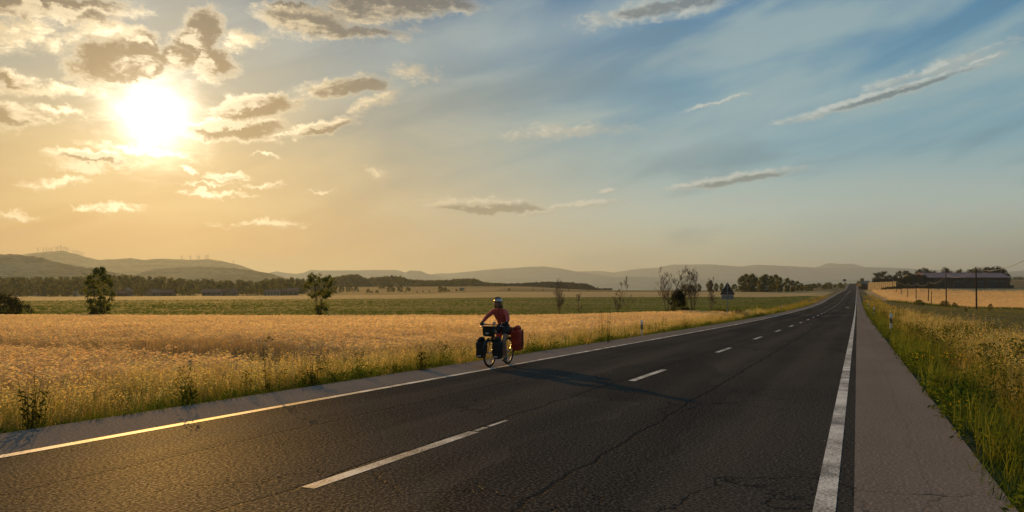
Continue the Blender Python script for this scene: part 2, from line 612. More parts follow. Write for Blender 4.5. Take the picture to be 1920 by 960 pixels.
for _i in range(len(_rz)):
    m_ = len(np.arange(60, 1600, 4.0))
    seg_ = np.pad(_rz[_i, :m_], 8, mode='edge')
    kk_ = np.exp(-0.5 * (np.arange(-8, 9) / 3.0) ** 2)
    _rz[_i, :m_] = np.convolve(seg_, kk_ / kk_.sum(), mode='valid')


def z_plain(X, Y):
    X = np.asarray(X, dtype=float)
    Y = np.asarray(Y, dtype=float)
    Yc = np.maximum(Y, 1.0)
    u = np.clip(X / Yc, _cu[0], _cu[-1] - 1e-6)
    ci = np.clip(np.searchsorted(_cu, u, side='right') - 1, 0, len(_cu) - 2)
    f = (u - _cu[ci]) / (_cu[ci + 1] - _cu[ci])
    f = f * f * (3 - 2 * f)
    yi = np.clip(np.searchsorted(_dense, Yc, side='right') - 1, 0, len(_dense) - 2)
    g = np.clip((Yc - _dense[yi]) / (_dense[yi + 1] - _dense[yi]), 0, 1)
    a = _rz[ci, yi] * (1 - g) + _rz[ci, yi + 1] * g
    b = _rz[ci + 1, yi] * (1 - g) + _rz[ci + 1, yi + 1] * g
    zp = a * (1 - f) + b * f
    near = -0.0121 * np.clip(Y, -400, 60)
    return np.where(Y < 60, near, zp)


def ground_z(X, Y):
    X = np.asarray(X, dtype=float)
    Y = np.asarray(Y, dtype=float)
    t = X * NX + Y * NY
    e = np.abs(t - (T_SH_L + T_SH_R) / 2) - (T_SH_R - T_SH_L) / 2     # distance outside the paved strip
    w = np.clip((e - 1.0) / 28.0, 0, 1)
    w = w * w * (3 - 2 * w)
    z = z_road(Y) * (1 - w) + z_plain(X, Y) * w
    dip = np.clip(e / 0.25, 0, 1) * 0.07 + np.where(t < -4, np.clip((e - 0.25) / 1.6, 0, 1) * 0.50 - np.clip((e - 3.0) / 6.0, 0, 1) * 0.42, np.clip((e - 0.3) / 3.0, 0, 1) * 0.18)
    rough = np.clip((e - 0.2) / 2.0, 0, 1) * 0.05 * wav(X, Y, 1.2, 3, 3) * np.clip(1.5 - np.hypot(X, Y) / 200.0, 0, 1)
    return z - dip + rough


def gz(X, Y):
    return float(ground_z(np.array([X]), np.array([Y]))[0])


def st(s, t):
    return s * DX + t * NX, s * DY + t * NY


s_lines = [-300, -240, -180, -140, -100, -70, -50, -35]
v = -24.0
while v < 120:
    s_lines.append(v)
    v += 1.0
while v < 17000:
    s_lines.append(v)
    v += max(1.0, (v - 90) * 0.028)
s_lines = np.array(s_lines)
t_c = [T_SH_L, T_RD_L, -7.91, -7.76, -6.0, -4.17, -4.04, -2.2, -0.30, -0.145, T_RD_R, T_SH_R]
t_r, v, st_ = [], T_SH_R, 0.25
while v < 15000:
    v += st_
    st_ = min(st_ * 1.075 + 0.01, 900)
    t_r.append(v)
t_l, v, st_ = [], T_SH_L, 0.25
while v > -15000:
    v -= st_
    st_ = min(st_ * 1.06 + 0.01, 900)
    t_l.append(v)
t_lines = np.array(sorted(t_l) + t_c + t_r)
S, T = np.meshgrid(s_lines, t_lines, indexing='ij')
GX, GY = S * DX + T * NX, S * DY + T * NY
GZ = ground_z(GX, GY)
ns, nt = S.shape
vid = np.arange(ns * nt).reshape(ns, nt)
quads = np.stack([vid[:-1, :-1], vid[:-1, 1:], vid[1:, 1:], vid[1:, :-1]], axis=-1)


def terrain_mat():
    m, N, out = mat('ground_fields')
    g = N.n('ShaderNodeNewGeometry')
    sep = N.n('ShaderNodeSeparateXYZ')
    N.put(sep.inputs[0], g.outputs['Position'])
    X, Y = sep.outputs[0], sep.outputs[1]
    t = N.math('ADD', N.math('MULTIPLY', X, NX), N.math('MULTIPLY', Y, NY))
    nb = N.noise(g.outputs['Position'], 0.05, 3.0, 0.5)
    nm = N.noise(g.outputs['Position'], 0.4, 5.0, 0.6)
    nf = N.noise(g.outputs['Position'], 3.0, 6.0, 0.65)
    mpw = N.n('ShaderNodeMapping')
    N.put(mpw.inputs['Vector'], g.outputs['Position'])
    mpw.inputs['Scale'].default_value = (0.02, 0.16, 0.1)
    nst = N.noise(mpw.outputs[0], 1.0, 5.0, 0.6)
    Yn = N.math('ADD', Y, N.math('MULTIPLY_ADD', nb, 6.0, -3.0))
    gold = N.mix(N.sstep(nm, 0.3, 0.7), (0.34, 0.23, 0.10, 1), (0.48, 0.34, 0.16, 1))
    gold = N.mix(N.sstep(nst, 0.52, 0.66, 0, 0.45), gold, (0.20, 0.13, 0.05, 1))
    green = N.mix(N.sstep(nst, 0.35, 0.65), (0.075, 0.088, 0.020, 1), (0.15, 0.160, 0.042, 1))
    green = N.mix(N.sstep(nf, 0.3, 0.7, 0, 0.4), green, (0.085, 0.080, 0.028, 1))
    pale = N.mix(N.sstep(nst, 0.3, 0.7), (0.30, 0.23, 0.105, 1), (0.40, 0.31, 0.15, 1))
    vor = N.n('ShaderNodeTexVoronoi', feature='F1')
    mpv = N.n('ShaderNodeMapping')
    N.put(mpv.inputs['Vector'], g.outputs['Position'])
    mpv.inputs['Scale'].default_value = (0.0045, 0.0032, 0.0)
    N.put(vor.inputs['Vector'], mpv.outputs[0])
    vor.inputs['Scale'].default_value = 1.0
    hs = N.n('ShaderNodeSeparateColor')
    N.put(hs.inputs[0], vor.outputs['Color'])
    far = N.ramp(hs.outputs[0], [(0.0, (0.16, 0.125, 0.06)), (0.35, (0.12, 0.10, 0.045)), (0.6, (0.19, 0.145, 0.07)), (0.8, (0.24, 0.18, 0.085)), (1.0, (0.085, 0.085, 0.035))])
    far = N.mix(N.sstep(nst, 0.3, 0.7, 0, 0.3), far, (0.10, 0.085, 0.04, 1))
    # left of the road: wheat, green crop, cut strip, far fields
    left = N.mix(N.sstep(Yn, 92.6, 93.4), gold, green)
    left = N.mix(N.sstep(Yn, 300.0, 305.0), left, pale)
    left = N.mix(N.sstep(Yn, 470.0, 480.0), left, far)
    # right: rough meadow, then wheat up to the farm
    lim = N.math('SUBTRACT', Yn, N.math('MULTIPLY_ADD', N.math('MINIMUM', t, 60.0), -1.95, 242.0))
    mead = N.mix(N.sstep(nm, 0.3, 0.7), (0.060, 0.066, 0.020, 1), (0.125, 0.115, 0.040, 1))
    mead = N.mix(N.sstep(nst, 0.45, 0.7, 0, 0.5), mead, (0.15, 0.125, 0.05, 1))
    right = N.mix(N.sstep(lim, -1.5, 2.5), mead, gold)
    right = N.mix(N.sstep(Yn, 505.0, 515.0), right, far)
    c = N.mix(N.sstep(t, -5.0, -3.0), left, right)
    # trodden earth and thatch right beside the pavement
    ed = N.math('SUBTRACT', N.math('ABSOLUTE', N.math('ADD', t, 4.06)), 5.15)
    verge = N.mix(N.sstep(nf, 0.35, 0.65), (0.055, 0.052, 0.022, 1), (0.13, 0.11, 0.05, 1))
    c = N.mix(N.sstep(ed, 4.5, 2.5), c, verge)
    p = N.n('ShaderNodeBsdfPrincipled')
    N.put(p.inputs['Base Color'], c)
    p.inputs['Roughness'].default_value = 0.95
    p.inputs['Specular IOR Level'].default_value = 0.05
    b = N.n('ShaderNodeBump')
    b.inputs['Strength'].default_value = 1.0
    b.inputs['Distance'].default_value = 0.35
    N.put(b.inputs['Height'], N.math('ADD', nf, N.math('MULTIPLY', nm, 1.5)))
    N.t.links.new(b.outputs[0], p.inputs['Normal'])
    N.t.links.new(p.outputs[0], out.inputs[0])
    return m


ground_me = new_mesh('ground', np.stack([GX.ravel(), GY.ravel(), GZ.ravel()], 1), quads.reshape(-1, 4), smooth=True, mats=[terrain_mat()])
tag(link('ground', ground_me), kind='structure')

# ------------------------------------------------------------------ road
S_ROAD_MAX = 1000.0


def strip(name, t0, t1, lift, m, kind='structure', skirt=0.0):
    js = [j for j, tv in enumerate(t_lines) if t0 - 1e-6 <= tv <= t1 + 1e-6]
    iis = [i for i, sv in enumerate(s_lines) if -60 <= sv <= S_ROAD_MAX]
    V, Fc, UV = [], [], []
    for i in iis:
        for j in js:
            V.append((GX[i, j], GY[i, j], GZ[i, j] + lift))
            UV.append((s_lines[i], t_lines[j]))
    nj = len(js)
    for a in range(len(iis) - 1):
        for b in range(nj - 1):
            k = a * nj + b
            Fc.append((k, k + 1, k + nj + 1, k + nj))
    return tag(link(name, new_mesh(name, np.array(V), np.array(Fc), uv=np.array(UV), smooth=True, mats=[m])), kind=kind)


def asphalt_mat(name, c0, c1, seams, agg=(0.13, 0.12, 0.105), rough=(0.38, 0.55), wheel=True, gloss=0.018, cracks=1.0):
    m, N, out = mat(name)
    uv = N.n('ShaderNodeUVMap', uv_map='metres')
    U = uv.outputs[0]
    sep = N.n('ShaderNodeSeparateXYZ')
    N.put(sep.inputs[0], U)
    s, t = sep.outputs[0], sep.outputs[1]
    st_map = N.n('ShaderNodeMapping')
    N.put(st_map.inputs['Vector'], U)
    st_map.inputs['Scale'].default_value = (0.06, 0.9, 1)
    streak = N.noise(st_map.outputs[0], 1.0, 5.0, 0.55)
    big = N.noise(U, 0.35, 4.0, 0.6)
    fine = N.noise(U, 34.0, 4.0, 0.75)
    grit = N.noise(U, 130.0, 2.0, 0.6)
    c = N.mix(N.sstep(N.math('ADD', N.math('MULTIPLY', streak, 0.6), N.math('MULTIPLY', big, 0.4)), 0.35, 0.65), (*c0, 1), (*c1, 1))
    if wheel:
        # paths polished and paled by tyres, a little wandering
        tw_ = N.math('ADD', t, N.math('MULTIPLY_ADD', N.noise(U, 0.05, 2.0), 0.8, -0.4))
        wp_ = None
        for tc_ in (-7.0, -5.3, -3.0, -1.15):
            q = N.sstep(N.math('ABSOLUTE', N.math('SUBTRACT', tw_, tc_)), 0.55, 0.05, 0.0, 0.55)
            wp_ = q if wp_ is None else N.math('MAXIMUM', wp_, q)
        c = N.mix(N.math('MULTIPLY', wp_, N.sstep(streak, 0.3, 0.6)), c, (c1[0] * 1.5, c1[1] * 1.45, c1[2] * 1.4, 1))
        vp = N.n('ShaderNodeTexVoronoi', feature='F1')
        mpp = N.n('ShaderNodeMapping')
        N.put(mpp.inputs['Vector'], U)
        mpp.inputs['Scale'].default_value = (0.11, 0.5, 1)
        N.put(vp.inputs['Vector'], N.vmath('ADD', mpp.outputs[0], N.vmath('SCALE', N.noise(U, 0.5, 3.0, out=1), 0.35)))
        vp.inputs['Scale'].default_value = 1.0
        pc_ = N.n('ShaderNodeSeparateColor')
        N.put(pc_.inputs[0], vp.outputs['Color'])
        c = N.mix(N.sstep(pc_.outputs[0], 0.80, 0.86, 0, 0.45), c, (c0[0] * 0.5, c0[1] * 0.5, c0[2] * 0.5, 1))
    c = N.mix(N.sstep(fine, 0.50, 0.72, 0, 0.85), c, (*agg, 1))
    c = N.mix(N.sstep(fine, 0.47, 0.30, 0, 0.85), c, (c0[0] * 0.35, c0[1] * 0.35, c0[2] * 0.35, 1))
    vs = N.n('ShaderNodeTexVoronoi', feature='F1')
    N.put(vs.inputs['Vector'], U)
    vs.inputs['Scale'].default_value = 2.3
    chip = N.math('MULTIPLY', N.math('LESS_THAN', vs.outputs['Distance'], 0.035), N.math('GREATER_THAN', N.noise(U, 2.3, 1.0), 0.56))
    c = N.mix(N.math('MULTIPLY', chip, 0.8), c, (0.42, 0.40, 0.36, 1))
    crack = None
    wv = N.math('MULTIPLY_ADD', N.noise(U, 0.9, 6.0, 0.7), 0.34, -0.17)
    for (tc_, w_) in seams:
        dd = N.math('ABSOLUTE', N.math('ADD', N.math('SUBTRACT', t, tc_), wv))
        k = N.math('MULTIPLY', N.sstep(dd, w_, w_ * 0.3), N.sstep(N.noise(U, 0.35, 2.0), 0.30, 0.42))
        crack = k if crack is None else N.math('MAXIMUM', crack, k)
    vd = N.n('ShaderNodeTexVoronoi', feature='DISTANCE_TO_EDGE')
    wp = N.vmath('SCALE', N.noise(U, 1.8, 4.0, 0.7, out=1), 0.5)
    N.put(vd.inputs['Vector'], N.vmath('ADD', U, wp))
    vd.inputs['Scale'].default_value = 0.85
    net = N.math('MULTIPLY', N.sstep(vd.outputs['Distance'], 0.016, 0.005), N.sstep(N.noise(U, 0.25, 3.0), 0.54, 0.62))
    crack = net if crack is None else N.math('MAXIMUM', crack, net)
    crack = N.math('MULTIPLY', crack, cracks)
    c = N.mix(N.math('MULTIPLY', crack, 0.85), c, (0.008, 0.008, 0.008, 1))
    p = N.n('ShaderNodeBsdfDiffuse')
    N.put(p.inputs[0], c)
    gl = N.n('ShaderNodeBsdfGlossy')
    gl.inputs['Color'].default_value = (1, 1, 1, 1)
    N.put(gl.inputs['Roughness'], N.sstep(N.math('ADD', N.math('MULTIPLY', fine, 0.6), N.math('MULTIPLY', streak, 0.4)), 0.3, 0.7, rough[0], rough[1]))
    gm = N.n('ShaderNodeMixShader')
    N.put(gm.inputs[0], N.math('MULTIPLY', N.sstep(fine, 0.42, 0.62, 0.25, 1.6), gloss))
    N.t.links.new(p.outputs[0], gm.inputs[1])
    N.t.links.new(gl.outputs[0], gm.inputs[2])
    b = N.n('ShaderNodeBump')
    b.inputs['Strength'].default_value = 0.6
    b.inputs['Distance'].default_value = 0.013
    h = N.math('ADD', N.math('ADD', fine, N.math('MULTIPLY', grit, 0.6)), N.math('MULTIPLY', crack, -0.9))
    N.put(b.inputs['Height'], h)
    N.t.links.new(b.outputs[0], p.inputs['Normal'])
    N.t.links.new(b.outputs[0], gl.inputs['Normal'])
    N.t.links.new(gm.outputs[0], out.inputs[0])
    return m


M_ASPH = asphalt_mat('asphalt', (0.0235, 0.0208, 0.0178), (0.042, 0.0365, 0.0310), [(-2.35, 0.034), (-4.28, 0.030), (-6.25, 0.028)])
M_SHOUL = asphalt_mat('shoulder_asphalt', (0.140, 0.120, 0.106), (0.180, 0.156, 0.138), [(0.55, 0.0035)], agg=(0.34, 0.31, 0.29), rough=(0.5, 0.65), wheel=False, gloss=0.008, cracks=0.6)


def paint_mat():
    m, N, out = mat('road_paint')
    uv = N.n('ShaderNodeUVMap', uv_map='metres')
    U = uv.outputs[0]
    n1 = N.noise(U, 38.0, 4.0, 0.7)
    n2 = N.noise(U, 1.6, 4.0, 0.6)
    w = N.sstep(N.math('ADD', N.math('MULTIPLY', n1, 0.75), N.math('MULTIPLY', n2, 0.5)), 0.69, 0.52)
    c = N.mix(N.sstep(n2, 0.3, 0.7), (0.46, 0.45, 0.42, 1), (0.62, 0.61, 0.58, 1))
    c = N.mix(N.math('MULTIPLY', w, 0.85), c, (0.05, 0.046, 0.04, 1))
    p = N.n('ShaderNodeBsdfPrincipled')
    N.put(p.inputs['Base Color'], c)
    p.inputs['Roughness'].default_value = 0.6
    p.inputs['Specular IOR Level'].default_value = 0.08
    b = N.n('ShaderNodeBump')
    b.inputs['Strength'].default_value = 0.6
    b.inputs['Distance'].default_value = 0.006
    N.put(b.inputs['Height'], n1)
    N.t.links.new(b.outputs[0], p.inputs['Normal'])
    N.t.links.new(p.outputs[0], out.inputs[0])
    return m


M_PAINT = paint_mat()
strip('road', T_RD_L, T_RD_R, 0.030, M_ASPH)
strip('hard_shoulder', T_SH_L, T_RD_L, 0.030, M_SHOUL)
strip('hard_shoulder', T_RD_R, T_SH_R, 0.030, M_SHOUL)
strip('edge_line', -7.91, -7.76, 0.0335, M_PAINT)
strip('edge_line', -0.30, -0.145, 0.0335, M_PAINT)


def paint_quads(name, rects):
    V, Fc, UV = [], [], []
    for (s0, s1, t0, t1) in rects:
        n = max(1, int((s1 - s0) / 0.5))
        for i in range(n + 1):
            s = s0 + (s1 - s0) * i / n
            for tt in (t0, t1):
                x, y = st(s, tt)
                V.append((x, y, gz(x, y) + 0.0335 + 0.00003 * max(0, s)))
                UV.append((s, tt))
        b = len(V) - 2 * (n + 1)
        for i in range(n):
            Fc.append((b + 2 * i, b + 2 * i + 1, b + 2 * i + 3, b + 2 * i + 2))
    return tag(link(name, new_mesh(name, np.array(V), np.array(Fc), uv=np.array(UV), smooth=True, mats=[M_PAINT])), kind='structure')


dashes = []
k = -2
while True:
    tc0 = -4.175 if k <= 0 else (-4.06 if k == 1 else -3.97)
    y0 = 6.37 + 8.45 * k - (0.12 if k == 0 else 0)
    s0 = (y0 - NY * tc0) / DY
    if s0 > 300:
        break
    dashes.append((s0, s0 + (3.0 if k == 0 else 2.75), tc0 - .07, tc0 + .07))
    k += 1
s0 = (6.25 - NY * -4.175) / DY + 3.0
dashes += [(s0 + .06, s0 + .34, -4.225, -4.15), (s0 + .42, s0 + .95, -4.215, -4.165)]         # almost worn away
dashes.append((318, 560, -4.03, -3.90))
paint_quads('centre_line', dashes)
paint_quads('lane_marking', [((132 - NY * -1.6) / DY, (132 - NY * -1.6) / DY + 1.6, -1.9, -1.3), ((138 - NY * -1.6) / DY, (138 - NY * -1.6) / DY + 1.6, -1.9, -1.3)])


# ------------------------------------------------------------------ far hills
def hill_mat(name, c0, c1, sc):
    m, N, out = mat(name)
    g = N.n('ShaderNodeNewGeometry')
    nz = N.noise(g.outputs['Position'], sc, 6.0, 0.65)
    nz2 = N.noise(g.outputs['Position'], sc * 9, 4.0, 0.65)
    c = N.mix(N.sstep(N.math('ADD', N.math('MULTIPLY', nz, 0.6), N.math('MULTIPLY', nz2, 0.4)), 0.42, 0.58), (*c0, 1), (*c1, 1))
    p = N.n('ShaderNodeBsdfDiffuse')
    N.put(p.inputs[0], c)
    N.t.links.new(p.outputs[0], out.inputs[0])
    return m


M_HILL = hill_mat('hill_scrub', (0.055, 0.058, 0.028), (0.25, 0.19, 0.095), 0.004)
M_MOUNT = hill_mat('mountain_scrub_haze_tint', (0.06, 0.155, 0.17), (0.11, 0.21, 0.215), 0.001)  # scrub with the blue-green haze of distance mixed into its base colour


def hills(dist, depth, ridge, m, seed, rough=0.02, name='hills', base=548.5):
    xs = np.linspace(ridge[0][0], ridge[-1][0], int(max(60, min(340, (ridge[-1][0] - ridge[0][0]) / 2.0))))
    ys = np.interp(xs, [r[0] for r in ridge], [r[1] for r in ridge])
    ker = np.array([1, 2, 1]) / 4.0
    ys = np.convolve(np.pad(ys, 1, mode='edge'), ker, mode='valid')
    vs = np.linspace(-1, 1, 25)
    V = np.zeros((len(xs), len(vs), 3))
    for j, vv in enumerate(vs):
        Y = dist + depth * vv
        X = (xs - 960) / F * (dist + 0.35 * depth * vv)
        zb = EYE + (HY - base) * Y / F - 14
        top = EYE + (HY - ys) * dist / F
        prof = max(0.0, 1 - abs(vv)) ** 0.85
        z = zb + (top - zb) * prof
        H = np.maximum(top - zb, 5)
        z = z + (H * 0.16 * wav(X, Y, 5.0 / depth, seed, 4) * (1 - prof) * prof * 3.0)
        z = z + H * rough * wav(X, Y, 60.0 / depth, seed + 5, 3) * (1 if abs(vv) < 0.98 else 0)
        V[:, j, 0], V[:, j, 1], V[:, j, 2] = X, Y, z
    n, q = len(xs), len(vs)
    idx = np.arange(n * q).reshape(n, q)
    Fc = np.stack([idx[:-1, :-1], idx[1:, :-1], idx[1:, 1:], idx[:-1, 1:]], -1).reshape(-1, 4)
    return tag(link(name, new_mesh(name, V.reshape(-1, 3), Fc, smooth=True, mats=[m])), kind='structure')


R_NEAR = [(-700, 500), (-300, 472), (-60, 473), (0, 475.5), (25, 477), (60, 481), (100, 490), (130, 497), (170, 503), (220, 512), (260, 519), (320, 530), (400, 546)]
R_MID = [(215, 546), (235, 530), (250, 517), (270, 510), (290, 504), (330, 500.5), (390, 499.5), (430, 502), (470, 506), (500, 511), (520, 517), (570, 530), (640, 546)]
R_TURB = [(-400, 500), (-100, 488), (30, 479), (75, 473), (100, 471), (117, 469.5), (130, 473), (150, 479), (185, 487), (215, 486), (245, 484), (270, 487), (300, 485), (330, 486), (350, 487), (390, 486), (420, 490), (450, 497), (475, 506), (500, 518), (540, 535), (580, 546)]
R_MESA = [(440, 540), (480, 524), (500, 516), (512, 512), (518, 508.5), (530, 511), (555, 513.5), (572, 511), (578, 508), (583, 505.5), (600, 507), (660, 507), (700, 506), (740, 506), (750, 507.5), (760, 511), (768, 507), (790, 508), (800, 513), (815, 516), (850, 524), (900, 532), (980, 546)]
R_DOME = [(700, 542), (760, 526), (790, 520), (815, 513), (850, 512), (890, 508), (930, 504), (965, 502), (990, 500), (1020, 499.5), (1050, 503), (1075, 508), (1100, 511), (1150, 519), (1200, 530), (1280, 546)]
R_RANGE = [(900, 540), (960, 526), (1050, 512), (1095, 508.5), (1130, 508), (1150, 511), (1180, 506), (1200, 503.5), (1235, 502), (1257, 496), (1300, 496), (1335, 495.5), (1390, 500), (1420, 496), (1450, 497.5), (1500, 500), (1545, 502.5), (1600, 502), (1640, 501), (1700, 503), (1730, 505), (1780, 507), (1830, 508), (1870, 511), (1920, 507), (2100, 505), (2400, 512), (2700, 530)]
R_PEAK = [(1440, 520), (1500, 507), (1537, 499), (1550, 494), (1560, 493.5), (1575, 495), (1600, 494.5), (1612, 498), (1640, 505), (1720, 522)]
R_LOW = [(820, 546), (880, 526), (960, 521), (1040, 522.5), (1100, 522), (1130, 520), (1200, 518.5), (1250, 521), (1300, 522), (1350, 525), (1440, 529), (1540, 527), (1585, 525), (1640, 524), (1720, 528), (1800, 524), (1850, 520), (1920, 516), (2100, 518), (2400, 535)]
hills(2600, 900, R_NEAR, M_HILL, 1, 0.03)
hills(3600, 900, R_MID, M_HILL, 2, 0.02)
hills(6200, 1500, R_TURB, M_HILL, 3, 0.008)
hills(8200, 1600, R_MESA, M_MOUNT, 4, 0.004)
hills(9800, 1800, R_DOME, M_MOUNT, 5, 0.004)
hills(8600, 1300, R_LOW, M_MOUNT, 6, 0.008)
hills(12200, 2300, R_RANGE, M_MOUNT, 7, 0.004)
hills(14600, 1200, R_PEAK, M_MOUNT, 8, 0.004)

# ------------------------------------------------------------------ ground cover (nobody could count it)
M_VEG = leaf_mat('grass_and_weeds', 0.5)
M_WHEAT = leaf_mat('ripe_wheat', 0.52, tcol=(1.05, 1.0, 0.85))


class Tpl:
    """a template of quads with a colour per vertex"""
    def __init__(self):
        self.V, self.F, self.C = [], [], []

    def quad(self, a, b, c, d, col):
        n = len(self.V)
        self.V += [a, b, c, d]
        self.F.append((n, n + 1, n + 2, n + 3))
        self.C += [col] * 4

    def blade(self, x, y, h, w, ang, lean, col, seg=3, droop=1.6, z0=0.0):
        ca, sa = math.cos(ang), math.sin(ang)
        r = random.uniform(-0.6, 0.6)
        wx, wy = -math.sin(ang + r) * w / 2, math.cos(ang + r) * w / 2
        prev = None
        for i in range(seg + 1):
            f = i / seg
            off = lean * f ** droop
            cx, cy, cz = x + ca * off, y + sa * off, z0 + h * f * (1 - 0.25 * lean / max(h, .01) * f)
            k = (1 - f) ** 0.7 * 0.9 + 0.1
            cur = ((cx - wx * k, cy - wy * k, cz), (cx + wx * k, cy + wy * k, cz))
            if prev:
                self.quad(prev[0], prev[1], cur[1], cur[0], col)
            prev = cur
        return prev[0]

    def leaf(self, p, d, ln, w, col):
        d = Vector(d).normalized()
        a = Vector((random.gauss(0, 1), random.gauss(0, 1), random.gauss(0, 1)))
        s = d.cross(a).normalized() * w / 2
        p = Vector(p)
        m = p + d * ln * 0.45
        self.quad(tuple(p), tuple(m + s), tuple(p + d * ln), tuple(m - s), col)

    def arr(self):
        return np.array(self.V, dtype=np.float32), np.array(self.F, dtype=np.int32), np.array(self.C, dtype=np.float32)


def jit(c, a=0.2):
    k = 1 + random.uniform(-a, a)
    return tuple(max(0.0, v * k * (1 + random.uniform(-0.08, 0.08))) for v in c)


def tpl_grass(n, h, spread, w, c0, c1, lean=0.5, seg=3):
    T = Tpl()
    for _ in range(n):
        r = spread * math.sqrt(random.random())
        a = random.uniform(0, 2 * PI)
        hh = h * random.uniform(0.5, 1.1)
        f = random.random()
        T.blade(r * math.cos(a), r * math.sin(a), hh, w * random.uniform(.7, 1.3), random.uniform(0, 2 * PI), hh * lean * random.uniform(.2, 1.0),
                jit(tuple(p * (1 - f) + q * f for p, q in zip(c0, c1))), seg)
    return T.arr()


def tpl_oats(n, h, spread, w, cs, ch, heads=6):
    """thin dry stems that end in loose hanging heads"""
    T = Tpl()
    for _ in range(n):
        r = spread * math.sqrt(random.random())
        a = random.uniform(0, 2 * PI)
        hh = h * random.uniform(0.65, 1.1)
        an = random.uniform(0, 2 * PI)
        ln = hh * random.uniform(.08, .35)
        x, y = r * math.cos(a), r * math.sin(a)
        T.blade(x, y, hh, w, an, ln, jit(cs), 3)
        tx, ty = x + math.cos(an) * ln, y + math.sin(an) * ln
        cc = jit(ch)
        for q in range(heads):
            zz = hh * (1 - 0.25 * ln / hh) - q * 0.035
            b = random.uniform(0, 2 * PI)
            T.leaf((tx - math.cos(an) * q * .01, ty - math.sin(an) * q * .01, zz), (math.cos(b), math.sin(b), random.uniform(-.5, .9)), random.uniform(.03, .055), .012, cc)
    return T.arr()


def tpl_wheat(n, spread, h, w, rich=True):
    T = Tpl()
    for _ in range(n):
        x, y = random.uniform(-spread, spread), random.uniform(-spread, spread)
        hh = h * random.uniform(.85, 1.08)
        an = random.gauss(0.5, 0.9)
        ln = hh * random.uniform(.08, .28)
        T.blade(x, y, hh, w, an, ln, jit((0.60, 0.46, 0.26), .12), 2)
        tx, ty, tz = x + math.cos(an) * ln, y + math.sin(an) * ln, hh * (1 - .25 * ln / hh)
        cc = jit((0.74, 0.585, 0.36), .10)
        d = (math.cos(an), math.sin(an), random.uniform(-.6, .5))
        L = 0.085 if rich else 0.13
        T.leaf((tx, ty, tz - .01), d, L * random.uniform(.8, 1.3), w * (2.5 if rich else 2.3), cc)
        if rich:
            T.leaf((tx, ty, tz - .01), (d[0], d[1], d[2] + .2), L * 1.4, w * 2.4, cc)
            if random.random() < .5:
                T.blade(x, y, hh * .6, w * 1.6, random.uniform(0, 6.28), hh * .3, jit((0.46, 0.34, 0.16)), 2)
    return T.arr()


def tpl_weed(n, r, h, ls, c0, c1, stems=5, flower=None):
    """leafy weed: leaves in a loose dome round a few stems"""
    T = Tpl()
    for k in range(stems):
        a = random.uniform(0, 2 * PI)
        T.blade(0, 0, h * random.uniform(.6, 1.0), .010, a, r * random.uniform(.3, 1.0), jit(c0), 3, droop=1.1)
    for _ in range(n):
        a = random.uniform(0, 2 * PI)
        z = h * random.random() ** 0.8
        rr = r * math.sqrt(random.random()) * (1.1 - .6 * z / h)
        f = random.random()
        T.leaf((rr * math.cos(a), rr * math.sin(a), z), (math.cos(a) + random.gauss(0, .5), math.sin(a) + random.gauss(0, .5), random.gauss(.3, .6)),
               ls * random.uniform(.6, 1.3), ls * .45, jit(tuple(p * (1 - f) + q * f for p, q in zip(c0, c1))))
    if flower:
        for _ in range(n // 7):
            a = random.uniform(0, 2 * PI)
            rr = r * math.sqrt(random.random())
            for q in range(2):
                T.leaf((rr * math.cos(a), rr * math.sin(a), h * random.uniform(.8, 1.08)), (random.gauss(0, 1), random.gauss(0, 1), .6), .022, .018, jit(flower, .15))
    return T.arr()


def scatter(name, groups, m, lean=(0.0, 0.0)):
    """groups: list of (templates, X, Y, scale, gain(n,3)) -> ONE object of loose plants standing on the ground"""
    Vs, Fs, Cs, nv = [], [], [], 0
    for tpls, X, Y, sc, gain in groups:
        if len(X) == 0:
            continue
        Z = ground_z(X, Y) - 0.02
        pick = RNG.integers(0, len(tpls), len(X))
        yaw = RNG.uniform(0, 2 * PI, len(X))
        for ti, (tv, tf, tc) in enumerate(tpls):
            sel = np.where(pick == ti)[0]
            if len(sel) == 0:
                continue
            c, s = np.cos(yaw[sel])[:, None], np.sin(yaw[sel])[:, None]
            k = sc[sel][:, None]
            x = (tv[None, :, 0] * c - tv[None, :, 1] * s) * k + X[sel][:, None]
            y = (tv[None, :, 0] * s + tv[None, :, 1] * c) * k + Y[sel][:, None]
            z = tv[None, :, 2] * k
            x = x + lean[0] * z
            y = y + lean[1] * z
            Vs.append(np.stack([x, y, z + Z[sel][:, None]], -1).reshape(-1, 3))
            Fs.append((tf[None] + (np.arange(len(sel)) * len(tv))[:, None, None] + nv).reshape(-1, 4))
            Cs.append((tc[None] * gain[sel][:, None, :]).reshape(-1, 3))
            nv += len(sel) * len(tv)
    V, Fc, Cc = np.concatenate(Vs), np.concatenate(Fs), np.concatenate(Cs)
    return tag(link(name, new_mesh(name, V, Fc, tint=np.clip(Cc, 0, 1), mats=[m])), kind='stuff')


def in_view(X, Y, margin=0.12):
    # what the camera sees, plus a few metres to either side
    return (Y > 1.0) & (np.abs(X) < (960 / F + margin) * Y + 3.5)


def rand_st(n, s0, s1, t0, t1, p=1.0):
    s = s0 + (s1 - s0) * RNG.random(n) ** p
    t = t0 + (t1 - t0) * RNG.random(n)
    return s * DX + t * NX, s * DY + t * NY, s, t


def gains(n, a=0.2, hue=0.1):
    g = 1 + RNG.uniform(-a, a, (n, 1)) + RNG.uniform(-hue, hue, (n, 3)) * 0.5
    return np.clip(g, .3, 1.8)


